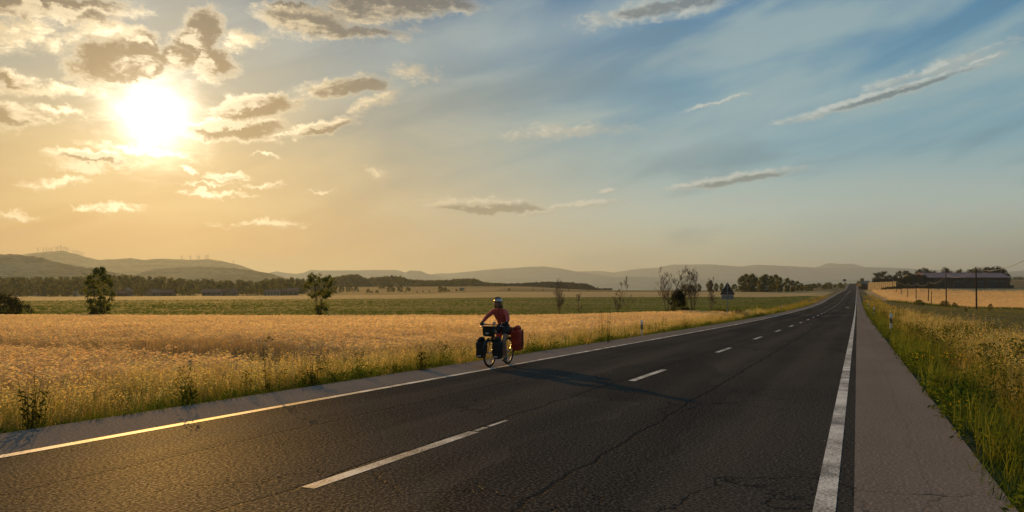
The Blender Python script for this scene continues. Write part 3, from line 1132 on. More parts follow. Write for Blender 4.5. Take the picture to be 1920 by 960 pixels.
G_GREEN, G_OLIVE, G_STRAW, G_DARK = (0.080, 0.135, 0.028), (0.17, 0.21, 0.065), (0.50, 0.44, 0.25), (0.042, 0.075, 0.018)
W_RICH = [tpl_wheat(16, .15, .74, .007) for _ in range(6)]
W_MID = [tpl_wheat(11, .26, .74, .014, False) for _ in range(5)]
W_FAR = [tpl_wheat(14, .7, .74, .045, False) for _ in range(5)]
T_GREEN = [tpl_grass(18, .50, .12, .008, G_GREEN, G_OLIVE) for _ in range(5)]
T_OLIVE = [tpl_grass(16, .70, .14, .008, G_OLIVE, (0.22, .175, .07)) for _ in range(5)]
T_DRY = [tpl_grass(14, .75, .14, .007, (0.24, .19, .08), G_STRAW) for _ in range(4)]
T_OATS = [tpl_oats(7, 1.0, .15, .0055, (0.30, .28, .14), (0.62, .58, .38)) for _ in range(6)]
T_SHORT = [tpl_grass(16, .20, .12, .008, G_DARK, G_GREEN, .8) for _ in range(4)]
T_WEED = [tpl_weed(75, .22, .34, .075, G_DARK, G_GREEN) for _ in range(5)]
T_TALLW = [tpl_weed(90, .18, .75, .065, G_DARK, (0.08, .095, .028), 7) for _ in range(4)]
T_FLOW = [tpl_weed(80, .22, .42, .06, G_GREEN, (0.075, .10, .025), 6, (0.62, .46, .03)) for _ in range(3)]
T_WHITE = [tpl_oats(6, .62, .14, .006, (0.10, .11, .04), (0.62, .58, .42), 5) for _ in range(3)]
T_COARSE = [tpl_grass(14, .60, .55, .040, G_OLIVE, (0.26, .20, .08)) for _ in range(4)]
T_COARSEG = [tpl_grass(14, .45, .55, .050, G_DARK, G_GREEN, .7) for _ in range(4)]

# ripe wheat, left of the road
gw = []
for (y0, y1, sp, tpls, smin) in ((6, 34, .255, W_RICH, .9), (34, 92.6, .40, W_MID, .92)):
    xs = np.arange(-1.0 * y1, 0.5 * y1, sp)
    ys = np.arange(y0, y1, sp)
    X, Y = np.meshgrid(xs, ys)
    X = X.ravel() + RNG.uniform(-.5, .5, X.size) * sp
    Y = Y.ravel() + RNG.uniform(-.5, .5, Y.size) * sp
    t = X * NX + Y * NY
    edge = -13.6 - 0.5 * wav(X, Y, .35, 21, 3)
    k = in_view(X, Y) & (t < edge) & (Y < 92.4 + .3 * wav(X, Y, .2, 22, 2))
    X, Y = X[k], Y[k]
    low = wav(X * .22, Y, .55, 23, 4)
    n2 = wav(X, Y, 1.3, 24, 3)
    keep = ~((low > .36) & (RNG.random(len(X)) < .85))
    X, Y, low, n2 = X[keep], Y[keep], low[keep], n2[keep]
    sc = 1 + .08 * n2 - .45 * np.clip(low - .16, 0, 1) + RNG.uniform(-.06, .06, len(X))
    g = gains(len(X), .09, .04) * (1 + .12 * wav(X, Y, .12, 25, 3))[:, None]
    gw.append((tpls, X, Y, sc, g))
scatter('wheat_field', gw, M_WHEAT, lean=(0.06, -.10))

# wheat right of the road, beyond the meadow
n = 34000
X = RNG.uniform(60, 420, n)
Y = RNG.uniform(150, 500, n)
t = X * NX + Y * NY
k = in_view(X, Y, .03) & (t > 9) & (Y > 246 - 1.95 * np.minimum(t, 60) + 4 * wav(X, Y, .08, 31, 2))
X, Y = X[k], Y[k]
scatter('wheat_field', [(W_FAR, X, Y, 1 + RNG.uniform(-.12, .1, len(X)), gains(len(X), .15, .05))], M_WHEAT)


def verge(name, sgn, e0, e1, s0, s1, per_m, prof):
    """tall grass beside the shoulder; e = distance outside the paved strip"""
    groups = []
    for (tpls, a, b, wgt, s_a, s_b, smax) in prof:
        for (sa, sb, dens) in ((s0, 14, 1.0), (14, 32, .62), (32, 70, .34), (70, smax, .16)):
            if sb > smax or sa >= sb or (tpls is T_COARSE and sb <= 70):
                continue
            n = int((sb - sa) * (b - a) * per_m * wgt * dens)
            e = a + (b - a) * RNG.random(n)
            s = sa + (sb - sa) * RNG.random(n)
            t = T_SH_R + e if sgn > 0 else T_SH_L - e
            X, Y = s * DX + t * NX, s * DY + t * NY
            clump = wav(X, Y, .9, 40 + int(a * 10) + len(tpls), 3)
            k = in_view(X, Y) & (clump > RNG.uniform(-.75, .35, n))
            X, Y, cl = X[k], Y[k], clump[k]
            grow = 1.0 if sb <= 14 else (1.1 if sb <= 32 else (1.25 if sb <= 70 else 1.7))
            sc = RNG.uniform(s_a, s_b, len(X)) * (1 + .25 * cl) * (grow ** .5)
            groups.append((tpls, X, Y, sc, gains(len(X), .24, .14) * (np.array([.96, .94, .86]) if sgn > 0 else np.array([1.0, .98, .9]))))
    return scatter(name, groups, M_VEG, lean=(0.08, -.06))


verge('roadside_grass', -1, 0, 4, 2, 200, 15, [
    (T_SHORT, -.10, .9, 2.4, .5, 1.0, 200), (T_WEED, .25, 2.2, .8, .5, .95, 120), (T_GREEN, .7, 3.8, 2.2, .75, 1.3, 200), (T_OLIVE, 1.2, 4.4, 1.5, .7, 1.15, 220),
    (T_DRY, .9, 4.3, .55, .6, .95, 220), (T_OATS, 1.1, 4.2, 1.5, .6, 1.0, 110), (T_WHITE, .7, 3.0, .6, .7, 1.1, 110), (T_TALLW, .2, 1.8, .06, .6, 1.0, 90), (T_COARSE, .6, 5.5, .10, .7, 1.0, 330)])
verge('roadside_grass', 1, 0, 4, 0, 200, 15, [
    (T_SHORT, -.06, .7, 1.6, .6, 1.2, 200), (T_WEED, .03, 1.7, 1.2, .5, 1.1, 120), (T_FLOW, .1, 2.2, .14, .6, 1.1, 60), (T_GREEN, .1, 3.4, 1.4, .8, 1.35, 200), (T_OLIVE, .6, 4.6, 1.1, .7, 1.15, 220), (T_OLIVE, 4.4, 8.0, .35, .3, .6, 120),
    (T_DRY, .9, 5.0, 1.2, .6, 1.0, 220), (T_OATS, 1.2, 4.6, 1.3, .6, .95, 100), (T_TALLW, .6, 4.2, .32, .7, 1.1, 120), (T_WEED, 1.2, 4.6, .4, .8, 1.5, 90), (T_WHITE, .8, 4.0, .2, .7, 1.0, 80), (T_COARSE, .8, 5.5, .14, .6, 1.1, 330)])

# meadow right of the road and green crop left: sparse coarse tufts that roughen the surface
n = 9000
X, Y, s_, t_ = rand_st(n, 8, 250, 8.5, 120, 1.0)
k = in_view(X, Y, .05) & (Y < 240 - 1.95 * np.minimum(t_, 60)) & (Y > 14)
X, Y = X[k], Y[k]
g1 = (T_COARSE, X, Y, RNG.uniform(.3, .62, len(X)), gains(len(X), .25, .15) * np.array([.75, .85, .8]))
X, Y, s_, t_ = rand_st(5000, 150, 260, 8.5, 70, 1.0)
d_ = Y - (236 - 1.95 * np.minimum(t_, 60))
k = in_view(X, Y, .05) & (np.abs(d_) < 6)
X, Y = X[k], Y[k]
g2 = (T_COARSEG, X, Y, RNG.uniform(.8, 1.9, len(X)), gains(len(X), .25, .15))
scatter('meadow_grass', [g1, g2], M_VEG)
n = 26000
Y = 93.2 + (300 - 93.2) * RNG.random(n) ** 1.3
X = RNG.uniform(-.8, .45, n) * Y
t = X * NX + Y * NY
k = (t < -15) & in_view(X, Y, .05)
X, Y = X[k], Y[k]
g1 = (T_COARSEG, X, Y, RNG.uniform(.45, .85, len(X)) * (1 + .35 * wav(X * .3, Y, .12, 52, 3)), gains(len(X), .18, .12) * np.array([1.15, 1.15, 1.05]))
X = RNG.uniform(-75, 36, 1500)
Y = 93.3 + RNG.uniform(-.5, .9, len(X))
k = X * NX + Y * NY < -14
X, Y = X[k], Y[k]
g2 = (T_COARSEG, X, Y, RNG.uniform(.7, 1.4, len(X)), gains(len(X), .25, .15) * .6)
scatter('green_crop', [g1, g2], M_VEG)

# ------------------------------------------------------------------ trees
M_LEAF = leaf_mat('tree_leaves', 0.45)
M_BARK = simple_mat('bark', (0.085, 0.065, 0.048), 0.95, var=.4, scale=14, bump=.6)
M_TWIG = simple_mat('dry_twigs', (0.10, 0.075, 0.055), 0.95, var=.3, scale=10)


def tubes_arr(paths, seg):
    mb = MB()
    for pts, rad in paths:
        mb.tube(pts, rad, seg, cap=False)
    return mb


def branch_paths(rnd, base, top, r0, nlimb, spread, zlo, zhi, up=0.6, sub=2, wob=.12):
    """a leaning stem with limbs, each limb with a few side branches"""
    paths = []
    b, t = Vector(base), Vector(top)
    H = (t - b).length
    pts = []
    for i in range(7):
        f = i / 6
        p = b.lerp(t, f) + Vector((rnd.uniform(-1, 1), rnd.uniform(-1, 1), 0)) * wob * H * .25 * f * (1 - f * .5)
        pts.append(p)
    paths.append((pts, [r0 * (1 - .9 * i / 6) + .004 for i in range(7)]))
    ends = []
    for _ in range(nlimb):
        f = rnd.uniform(zlo, zhi)
        i = min(5, int(f * 6))
        p = pts[i].lerp(pts[i + 1], f * 6 - i)
        a = rnd.uniform(0, 2 * PI)
        L = spread * rnd.uniform(.55, 1.1) * (1.15 - .6 * f)
        d = Vector((math.cos(a), math.sin(a), up * rnd.uniform(.5, 1.5)))
        d.normalize()
        q = [p]
        for kk in range(1, 5):
            q.append(p + d * L * kk / 4 + Vector((rnd.gauss(0, .04), rnd.gauss(0, .04), .10 * (kk / 4) ** 2)) * L)
        rr = r0 * (1 - .85 * f) * .5 + .004
        paths.append((q, [rr * (1 - .85 * kk / 4) + .006 for kk in range(5)]))
        ends.append(q[-1])
        for _s in range(sub):
            k0 = rnd.randint(1, 3)
            d2 = (d + Vector((rnd.gauss(0, .6), rnd.gauss(0, .6), rnd.uniform(0, .7)))).normalized()
            L2 = L * rnd.uniform(.3, .6)
            q2 = [q[k0], q[k0] + d2 * L2 * .5 + Vector((0, 0, .03 * L2)), q[k0] + d2 * L2 + Vector((0, 0, .12 * L2))]
            paths.append((q2, [rr * .5 + .006, rr * .3 + .006, .007]))
            ends.append(q2[-1])
    return paths, ends


def leaf_cloud(rng, centers, radii, per, ls, c0, c1, squash=.85):
    """loose leaf faces round clump centres; each clump has its own tone"""
    Vs, Cs = [], []
    c0, c1 = np.array(c0), np.array(c1)
    for c, r in zip(centers, radii):
        n = int(per * rng.uniform(.7, 1.3))
        d = rng.normal(size=(n, 3))
        d /= np.linalg.norm(d, axis=1)[:, None]
        p = np.array(c) + d * (r * np.where(rng.random(n) < .75, rng.random(n) ** .45, .8 + .8 * rng.random(n) ** 2))[:, None] * np.array([1, 1, squash])
        u = rng.normal(size=(n, 3))
        u /= np.linalg.norm(u, axis=1)[:, None]
        w = np.cross(u, rng.normal(size=(n, 3)))
        w /= np.linalg.norm(w, axis=1)[:, None]
        L = ls * rng.uniform(.6, 1.4, n)[:, None]
        q = np.stack([p - u * L * .5, p + w * L * .33, p + u * L * .5, p - w * L * .33], 1)
        Vs.append(q.reshape(-1, 3))
        f = np.clip(rng.random() * .8 + rng.normal(0, .15, (n, 1)), 0, 1)
        Cs.append(np.repeat((c0 * (1 - f) + c1 * f) * rng.uniform(.8, 1.2, (n, 1)), 4, 0))
    V, Cc = np.concatenate(Vs), np.concatenate(Cs)
    return V, np.arange(len(V)).reshape(-1, 4), Cc


def crown_points(rng, n, H, z0, prof, R, fill=.35):
    """clump centres in a crown whose radius at relative height f is R*prof(f)"""
    pts = []
    while len(pts) < n:
        f = rng.random()
        rr = R * prof(f)
        a = rng.uniform(0, 2 * PI)
        q = rng.uniform(fill, 1.0) ** .6 * rr
        pts.append((q * math.cos(a), q * math.sin(a), z0 + (H - z0) * f))
    return pts


LEAF_D, LEAF_M, LEAF_L = (0.030, 0.042, 0.013), (0.070, 0.084, 0.025), (0.11, 0.125, 0.04)


def full_tree(name, x, y, H, R, z0, prof, nclump, per, ls, r_cl, label, cat, seed, c0=LEAF_D, c1=LEAF_M, nlimb=14, r0=.09, group=None, extra=None, trunk_top=.9, stems=1):
    rng = np.random.default_rng(seed)
    rnd = random.Random(seed)
    e = empty(name, (x, y, gz(x, y) - .05), 0, label, cat, group)
    paths = []
    for k in range(stems):
        a = rnd.uniform(0, 6.28)
        off = 0 if stems == 1 else R * .3
        p, _ = branch_paths(rnd, (0, 0, 0) if stems == 1 else (off * .3 * math.cos(a), off * .3 * math.sin(a), 0), (off * math.cos(a) + rnd.gauss(0, .05 * H), off * math.sin(a), H * trunk_top * (1 if k == 0 else rnd.uniform(.6, .9))),
                            r0, nlimb // stems, R * .9, max(.12, z0 / H), .92, .7)
        paths += p
    tubes_arr(paths, 6).build('trunk', M_BARK, e)
    pts = crown_points(rng, nclump, H - r_cl * .6, z0 + r_cl * .5, prof, R - r_cl * .4)
    rad = [r_cl * rng.uniform(.6, 1.3) for _ in pts]
    if extra:
        for (ex, ey, ez, er) in extra:
            pts.append((ex, ey, ez))
            rad.append(er)
    V, Fc, Cc = leaf_cloud(rng, pts, rad, per, ls, c0, c1)
    V[:, 2] = np.maximum(V[:, 2], .05)
    link('crown', new_mesh('crown', V, Fc, tint=np.clip(Cc, 0, 1), mats=[M_LEAF]), e)
    return e


def at(px, Y):
    return (px - 960) / F * Y, Y


X0, Y0 = at(187, 94.2)
full_tree('poplar_tree', X0, Y0, 6.85, 1.95, .35, lambda f: (.5 + .95 * f) if f < .45 else .86 * (1 - ((f - .45) / .55) ** 2.1) + .20, 240, 60, .13, .27,
          'dense upright young poplar leafy to the ground beyond the wheat, largest lone tree', 'tree', 11, c0=(0.065, .096, .024), c1=(0.19, .235, .06), nlimb=26, stems=3, r0=.07)
X0, Y0 = at(600, 94.4)
full_tree('poplar_tree', X0, Y0, 6.0, 1.85, 2.75, lambda f: .62 + .5 * math.sin(min(1, f * 1.25 + .08) * PI * .8), 95, 62, .14, .30,
          'round topped young tree with bare stems above a bushy foot, at the far wheat edge', 'tree', 12, c0=(0.07, .098, .024), c1=(0.20, .24, .058), nlimb=18, stems=3, r0=.06,
          extra=[(random.gauss(0.1, .45), random.gauss(0, .4), random.uniform(.35, 2.2), random.uniform(.28, .46)) for _ in range(34)])
X0, Y0 = at(-6, 96.5)
full_tree('round_bush', X0, Y0, 3.4, 4.1, .1, lambda f: math.sqrt(max(.02, 1 - f ** 2.2)), 150, 70, .16, .55,
          'broad dark rounded bush cut by the frame edge beyond the wheat', 'bush', 13, c0=(0.020, .028, .011), c1=(0.042, .052, .018), nlimb=24, stems=5, r0=.06)
X0, Y0 = at(1271, 93.6)
full_tree('evergreen_bush', X0, Y0, 3.5, 1.6, .05, lambda f: (1 - f) ** .8 + .16, 80, 80, .13, .32,
          'dark green cone shaped bush among the bare shrubs', 'bush', 14, c0=(0.016, .026, .010), c1=(0.036, .050, .016), nlimb=16, stems=3, r0=.05,
          extra=[(.8, 0, 2.7, .3), (.95, .1, 2.85, .25)])
X0, Y0 = at(1362, 93.5)
for px, Yq, hq, lab in ((1352, 94.0, 1.0, 'low dark bramble patch behind the triangular sign post, the wider of two'), (1385, 92.0, 1.0, 'low dark bramble patch nearer the road than the triangular sign')):
    X0, Y0 = at(px, Yq)
    full_tree('bramble_bush', X0, Y0, hq, 1.35, .02, lambda f: math.sqrt(max(.02, 1 - f ** 2)), 42, 60, .10, .26, lab, 'bush', 15 + px, c0=(0.016, .022, .010), c1=(0.034, .042, .015), nlimb=8, stems=4, r0=.02)


def bare_shrub(px, Y, H, nst, label, seed, fan=.5, r0=.03, twig=9):
    rnd = random.Random(seed)
    x, y = at(px, Y)
    e = empty('bare_shrub', (x, y, gz(x, y) - .05), 0, label, 'shrub', 'leafless shrubs along the field edge')
    for k in range(nst):
        a = rnd.uniform(0, 6.28)
        h = H * rnd.uniform(.7, 1.0) if k else H
        sp = fan * H * rnd.uniform(.1, .55)
        p, ends = branch_paths(rnd, (.18 * math.cos(a), .12 * math.sin(a), 0), (sp * math.cos(a), sp * math.sin(a), h), r0 * rnd.uniform(.7, 1.1), twig, H * .22, .25, .95, 1.3, 3, .2)
        more = []
        for en in ends:
            for _ in range(2):
                d = Vector((rnd.gauss(0, .5), rnd.gauss(0, .5), rnd.uniform(.3, 1.2))).normalized() * H * rnd.uniform(.04, .09)
                more.append(([en, en + d * .5, en + d], [.016, .013, .009]))
        tubes_arr(p + more, 5).build('stem', M_TWIG, e)
    return e


bare_shrub(1047, 93.0, 4.8, 5, 'slender leafless shrub of several straight stems beyond the cyclist, at the green field edge', 21, .22, .028, 6)
bare_shrub(1084, 93.2, 3.3, 2, 'thin small leafless sapling beside the slender many stemmed shrub', 22, .18, .02, 5)
bare_shrub(1154, 93.0, 4.2, 3, 'spindly leafless shrub with open arching twigs, first of the close pair', 23, .4, .022, 7)
bare_shrub(1176, 93.1, 4.9, 1, 'single leaning leafless sapling beside the arching one', 24, .5, .026, 8)
bare_shrub(1252, 93.0, 5.9, 5, 'tall spreading leafless shrub on the near flank of the evergreen bush', 25, .45, .034, 9)
bare_shrub(1283, 94.3, 6.1, 3, 'tall leafless shrub rising behind the evergreen bush', 26, .4, .034, 9)
bare_shrub(1299, 93.0, 5.7, 6, 'wide fan of leafless stems on the road side of the evergreen bush', 27, .42, .032, 9)
bare_shrub(1332, 93.1, 4.4, 4, 'shorter leafless shrub next to the triangular sign', 28, .4, .026, 7)

# tall weeds that stand out in the verge
def tall_weed(px, Y, H, R, n, label, seed, leafy=True):
    random.seed(seed)
    x, y = at(px, Y)
    e = empty('tall_weed', (x, y, gz(x, y) - .03), 0, label, 'weed')
    T = Tpl()
    for k in range(n):
        a = random.uniform(0, 6.28)
        ln = R * random.uniform(.1, 1.0)
        T.blade(random.gauss(0, R * .25), random.gauss(0, R * .25), H * random.uniform(.6, 1.05), .014, a, ln, jit((0.035, .042, .016)), 4, droop=1.3)
    V, Fc, Cc = T.arr()
    link('stems', new_mesh('stems', V, Fc, tint=Cc, mats=[M_VEG]), e)
    T = Tpl()
    for k in range(int(160 * (1 if leafy else .3))):
        a = random.uniform(0, 6.28)
        z = H * random.random() ** 1.6 * (.6 if leafy else .95)
        rr = R * math.sqrt(random.random()) * (.5 + .6 * z / H)
        T.leaf((rr * math.cos(a), rr * math.sin(a), z), (random.gauss(0, 1), random.gauss(0, 1), .5), .09 * random.uniform(.5, 1.2), .03, jit((0.032, .045, .014), .3))
    V, Fc, Cc = T.arr()
    link('leaves', new_mesh('leaves', V, Fc, tint=Cc, mats=[M_VEG]), e)


tall_weed(62, 9.6, .98, .22, 26, 'bushy dark weed with thin upright stalks at the shoulder edge nearest the lower corner', 31)
tall_weed(352, 12.0, .72, .2, 16, 'leafy dark green weed at the shoulder edge between the two stalky ones', 32)
tall_weed(503, 13.4, 1.15, .10, 7, 'single tall dry dark stalk standing above the verge grass', 33, False)
tall_weed(585, 14.3, .72, .28, 18, 'broad leafy green weed at the shoulder edge before the tall dry stalk and the cyclist', 34)
tall_weed(792, 17.3, .75, .25, 18, 'leafy weed clump in the verge just ahead of the cyclist', 35)
tall_weed(1128, 29.5, 1.5, .14, 6, 'reddish dry dock stalk behind the cyclist, farther from the white post', 36, False)
tall_weed(1141, 29.0, 1.55, .14, 7, 'reddish dry dock stalk behind the cyclist, closer to the white post', 37, False)
tall_weed(1285, 46.0, 1.05, .5, 26, 'dark leafy weed clump in the verge past the white post', 38)
random.seed(77)

# ------------------------------------------------------------------ wooded background, every tree its own object
def proto_tree(seed, H, R, z0, prof, ncl, per, ls, rcl, c0, c1):
    rng = np.random.default_rng(seed)
    rnd = random.Random(seed)
    paths, _ = branch_paths(rnd, (0, 0, 0), (rnd.gauss(0, .03 * H), 0, H * .88), H * .018, 10, R * .8, max(.15, z0 / H), .9, .7, 0)
    mb = tubes_arr(paths, 5)
    tm = bpy.data.meshes.new('trunk')
    tm.from_pydata(mb.V, [], mb.F)
    tm.materials.append(M_BARK)
    pts = crown_points(rng, ncl, H - rcl * .5, z0 + rcl * .4, prof, R - rcl * .3)
    V, Fc, Cc = leaf_cloud(rng, pts, [rcl * rng.uniform(.6, 1.35) for _ in pts], per, ls, c0, c1)
    V[:, 2] = np.maximum(V[:, 2], .05)
    cm = new_mesh('crown', V, Fc, tint=np.clip(Cc, 0, 1), mats=[M_LEAF])
    return tm, cm


BRD = lambda f: math.sqrt(max(.05, 1 - (2 * f - .7) ** 2 / 1.75))
POP = lambda f: (.5 + .9 * f) if f < .45 else (1 - ((f - .45) / .55) ** 2.2) * .9 + .14
PIN = lambda f: .55 + .45 * math.sin(min(1.0, f + .1) * PI)
CON = lambda f: (1 - f) ** .75 + .08
TC0, TC1 = (0.065, 0.086, 0.030), (0.18, 0.20, 0.070)
P_BROAD = [proto_tree(100 + i, 12, 5.4, .1, BRD, 64, 34, .75, 1.35, TC0, TC1) for i in range(6)]
P_POPLAR = [proto_tree(120 + i, 12, 3.1, .1, POP, 66, 40, .62, 1.1, TC0, TC1) for i in range(5)]
P_PINE = [proto_tree(140 + i, 12, 3.3, 5.6, PIN, 26, 48, .50, 1.15, (0.018, .026, .014), (0.036, .046, .020)) for i in range(5)]
P_CONIF = [proto_tree(160 + i, 12, 3.4, .1, CON, 52, 34, .65, 1.1, (0.018, .026, .015), (0.036, .044, .020)) for i in range(4)]


def far_tree(protos, name, px, Y, H, label, group, wide=1.0, sink=.2):
    x, y = at(px, Y)
    tm, cm = random.choice(protos)
    k = H / 12.0
    e = empty(name, (x, y, gz(x, y) - sink), random.uniform(0, 6.28), label, 'tree', group)
    e.scale = (k * wide * random.uniform(.9, 1.12), k * wide * random.uniform(.9, 1.12), k)
    link('trunk', tm, e)
    link('crown', cm, e)
    return e


def top_h(px, y_top, Y):
    x, y = at(px, Y)
    return (EYE + (HY - y_top) * Y / F) - gz(x, y)


LBL_A = 'hazy grey green broadleaf tree in the long tree line across the valley'
GRP_A = 'trees of the long tree line'
sil = [(-60, 520), (0, 519), (60, 519), (120, 518), (150, 518), (205, 516), (240, 513.5), (258, 517), (272, 516), (290, 519), (303, 516), (320, 519), (345, 523), (380, 523.5), (400, 521), (425, 526), (450, 524), (465, 523.5), (482, 528), (505, 521.5), (540, 520), (570, 521), (600, 522), (625, 524)]
for row, (Y, stp, dy) in enumerate(((860, 12.5, 0), (770, 15, 2.5), (690, 26, 8))):
    px = -50 + row * 5
    while px < (632 if row < 2 else 610):
        q = px + random.uniform(-3, 3)
        yt = np.interp(q, [a for a, b in sil], [b for a, b in sil]) + dy * random.uniform(.4, 1.5) + random.uniform(-1.0, 1.6)
        Yq = Y + random.uniform(-30, 30)
        h = max(4.0, top_h(q, yt, Yq))
        far_tree(P_BROAD if random.random() < .7 else P_POPLAR, 'broadleaf_tree', q, Yq, h, LBL_A, GRP_A, wide=min(1.5, max(.85, 15.0 / h)))
        px += stp * random.uniform(.75, 1.25)
for px, yt, Y, lab in ((45, 536, 600, 'rounded dark tree standing before the tree line above the broad bush'), (100, 533, 590, 'rounded dark tree before the tree line, nearer one of the pair beside the dense poplar'),
                       (128, 533.5, 600, 'rounded dark tree before the tree line, closest behind the dense poplar'), (265, 540, 600, 'dark tree standing between the red roofed houses before the tree line'),
                       (340, 543, 610, 'small dark tree before the tree line halfway between the two poplars'), (497, 527, 600, 'dark pointed tree beside the white house before the tree line'),
                       (12, 538, 610, 'rounded dark tree before the tree line, nearest the frame edge')):
    far_tree(P_BROAD, 'broadleaf_tree', px, Y, top_h(px, yt, Y), lab, None)
LBL_B, GRP_B = 'tree of the dark wood along the crest of the brown field hill', 'trees of the crest wood'
sil = [(628, 519), (640, 516), (655, 514), (672, 513), (680, 519), (690, 521), (715, 518), (735, 516), (750, 517), (765, 522), (785, 524), (810, 525), (830, 524), (850, 523), (870, 521.5), (890, 522), (905, 527), (925, 531), (945, 533)]
for Y, stp in ((1220, 6.5), (1280, 7), (1340, 8)):
    px = 628
    while px < 945:
        yt = np.interp(px, [a for a, b in sil], [b for a, b in sil]) + random.uniform(-.6, 2.2)
        h = max(6.0, top_h(px, yt, Y))
        far_tree(P_PINE if 700 < px < 780 and random.random() < .5 else P_BROAD, 'woodland_tree', px, Y + random.uniform(-20, 20), h, LBL_B, GRP_B, wide=min(1.5, max(.7, 14 / h)))
        px += stp * random.uniform(.7, 1.3)
LBL_C, GRP_C = 'conifer of the dark low plantation on the skyline behind the cyclist', 'conifers of the skyline plantation'
sil = [(930, 531), (960, 531), (985, 530), (1020, 528), (1040, 527.5), (1060, 528), (1085, 530), (1105, 532), (1115, 538), (1130, 541), (1150, 543)]
for Y, stp in ((1230, 4.4), (1290, 5), (1350, 5.5)):
    px = 930
    while px < 1150:
        yt = np.interp(px, [a for a, b in sil], [b for a, b in sil]) + random.uniform(-.5, 1.2)
        h = max(4.0, top_h(px, yt, Y))
        far_tree(P_CONIF, 'conifer_tree', px, Y + random.uniform(-20, 20), h, LBL_C, GRP_C, wide=min(2.2, max(1.0, 17 / h)))
        px += stp * random.uniform(.7, 1.3)
LBL_D, GRP_D = 'small scattered tree or bush on the brown field hill before the crest wood', 'scattered trees on the brown hill'
for px, yt, Y in ((640, 535, 820), (655, 533, 840), (668, 536, 830), (690, 541, 700), (697, 545, 690), (707, 543, 690), (716, 528, 1000), (733, 533, 760), (750, 535, 780), (765, 537, 820), (782, 545, 680), (793, 545, 690), (805, 546, 680), (842, 542, 690), (856, 541, 700), (862, 543, 690), (630, 545, 680), (612, 541, 690), (760, 549, 690), (1000, 546, 650), (1018, 547, 650), (1066, 548, 640), (1103, 548.5, 640)):
    far_tree(P_BROAD, 'field_tree', px, Y, max(1.6, top_h(px, yt, Y)), LBL_D, GRP_D, wide=1.15)
for px, yt, Y, lab in ((826, 536, 660, 'dark twin crowned tree at the foot of the brown hill, larger of two'), (835, 538, 670, 'dark smaller tree touching the twin crowned one at the foot of the brown hill'),
                       (954, 540, 640, 'lone round tree on the bare brown field just above the cyclist')):
    far_tree(P_BROAD, 'field_tree', px, Y, top_h(px, yt, Y), lab, None, wide=1.1)
# clump of poplars beyond the sign
LBL_E, GRP_E = 'dark green poplar of the grove beyond the far stubble strip', 'poplars of the grove beyond the strip'
for px, yt, Y in ((1284, 532, 470), (1296, 534, 480), (1311, 531, 470), (1331, 524.5, 460), (1343, 530, 470), (1353, 530, 475), (1377, 532, 470), (1391, 516, 450), (1400, 513, 455), (1410, 511.5, 450), (1418, 521, 460), (1428, 516, 452), (1436, 514, 450), (1446, 516.5, 455), (1455, 514, 462), (1462, 518, 455), (1476, 519.5, 460), (1486, 524, 465), (1495, 526, 470), (1503, 530, 480), (1512, 533, 490), (1520, 536, 500)):
    h = max(2.5, top_h(px, yt, Y))
    far_tree(P_POPLAR if h > 5 else P_BROAD, 'poplar_tree', px, Y, h, LBL_E, GRP_E, wide=1.05 if h > 5 else 1.2)
# low scrub on the bank left of the far road
LBL_F, GRP_F = 'low scrubby bush on the dry bank beside the far end of the road', 'scrub on the far bank'
for i in range(26):
    px = random.uniform(1515, 1583)
    Y = random.uniform(600, 760)
    far_tree(P_BROAD, 'scrub_bush', px, Y, random.uniform(1.6, 4.2), LBL_F, GRP_F, wide=1.4)
# pines round the farm
LBL_G, GRP_G = 'dark umbrella shaped pine standing behind the farm buildings', 'pines behind the farm'
for px, yt, Y in ((1643, 511, 610), (1649, 509, 640), (1657, 508, 600), (1664, 514, 600), (1672, 515, 600), (1678, 515, 620), (1685, 507.5, 600), (1699, 506.5, 600), (1704, 511, 620), (1710, 512, 600), (1722, 504.5, 600), (1735, 502, 600), (1741, 506, 620), (1750, 506, 600), (1773, 501, 600), (1781, 505, 610), (1798, 504.5, 600), (1809, 509, 610), (1819, 505, 600), (1826, 503, 610), (1834, 501, 600), (1842, 500, 600), (1851, 500.5, 610), (1859, 498.5, 600), (1868, 498.5, 600), (1876, 500, 600), (1883, 505, 600), (1889, 512, 600)):
    far_tree(P_PINE, 'umbrella_pine', px, Y, top_h(px, yt, Y), LBL_G, GRP_G, wide=.85)
for i in range(14):
    px = 1640 + i * 3.9
    far_tree(P_CONIF, 'hedge_tree', px, 590, top_h(px, random.uniform(519, 523), 590), 'dark low hedge tree under the pines beside the farm', 'hedge trees beside the farm', wide=1.6)
LBL_H, GRP_H = 'tiny dark tree on the brown rise at the frame edge beyond the barn', 'trees on the rise beyond the barn'
for px, yt in ((1896, 521), (1902, 519), (1907, 518.5), (1912, 518), (1917, 519), (1922, 520), (1930, 518)):
    far_tree(P_BROAD, 'field_tree', px, 900, top_h(px, yt, 900), LBL_H, GRP_H, wide=.9)
for px, yt, Y, lab in ((1616, 521, 760, 'rounded dark tree behind the small house by the crest of the road'), (1609, 526, 800, 'thin dark tree right where the road tops the rise'), (1628, 526, 740, 'small dark tree between the small house and the ribbed wall'), (1585, 529, 780, 'low dark tree under the road direction sign')):
    far_tree(P_BROAD, 'roadside_tree', px, Y, top_h(px, yt, Y), lab, None, wide=.9)
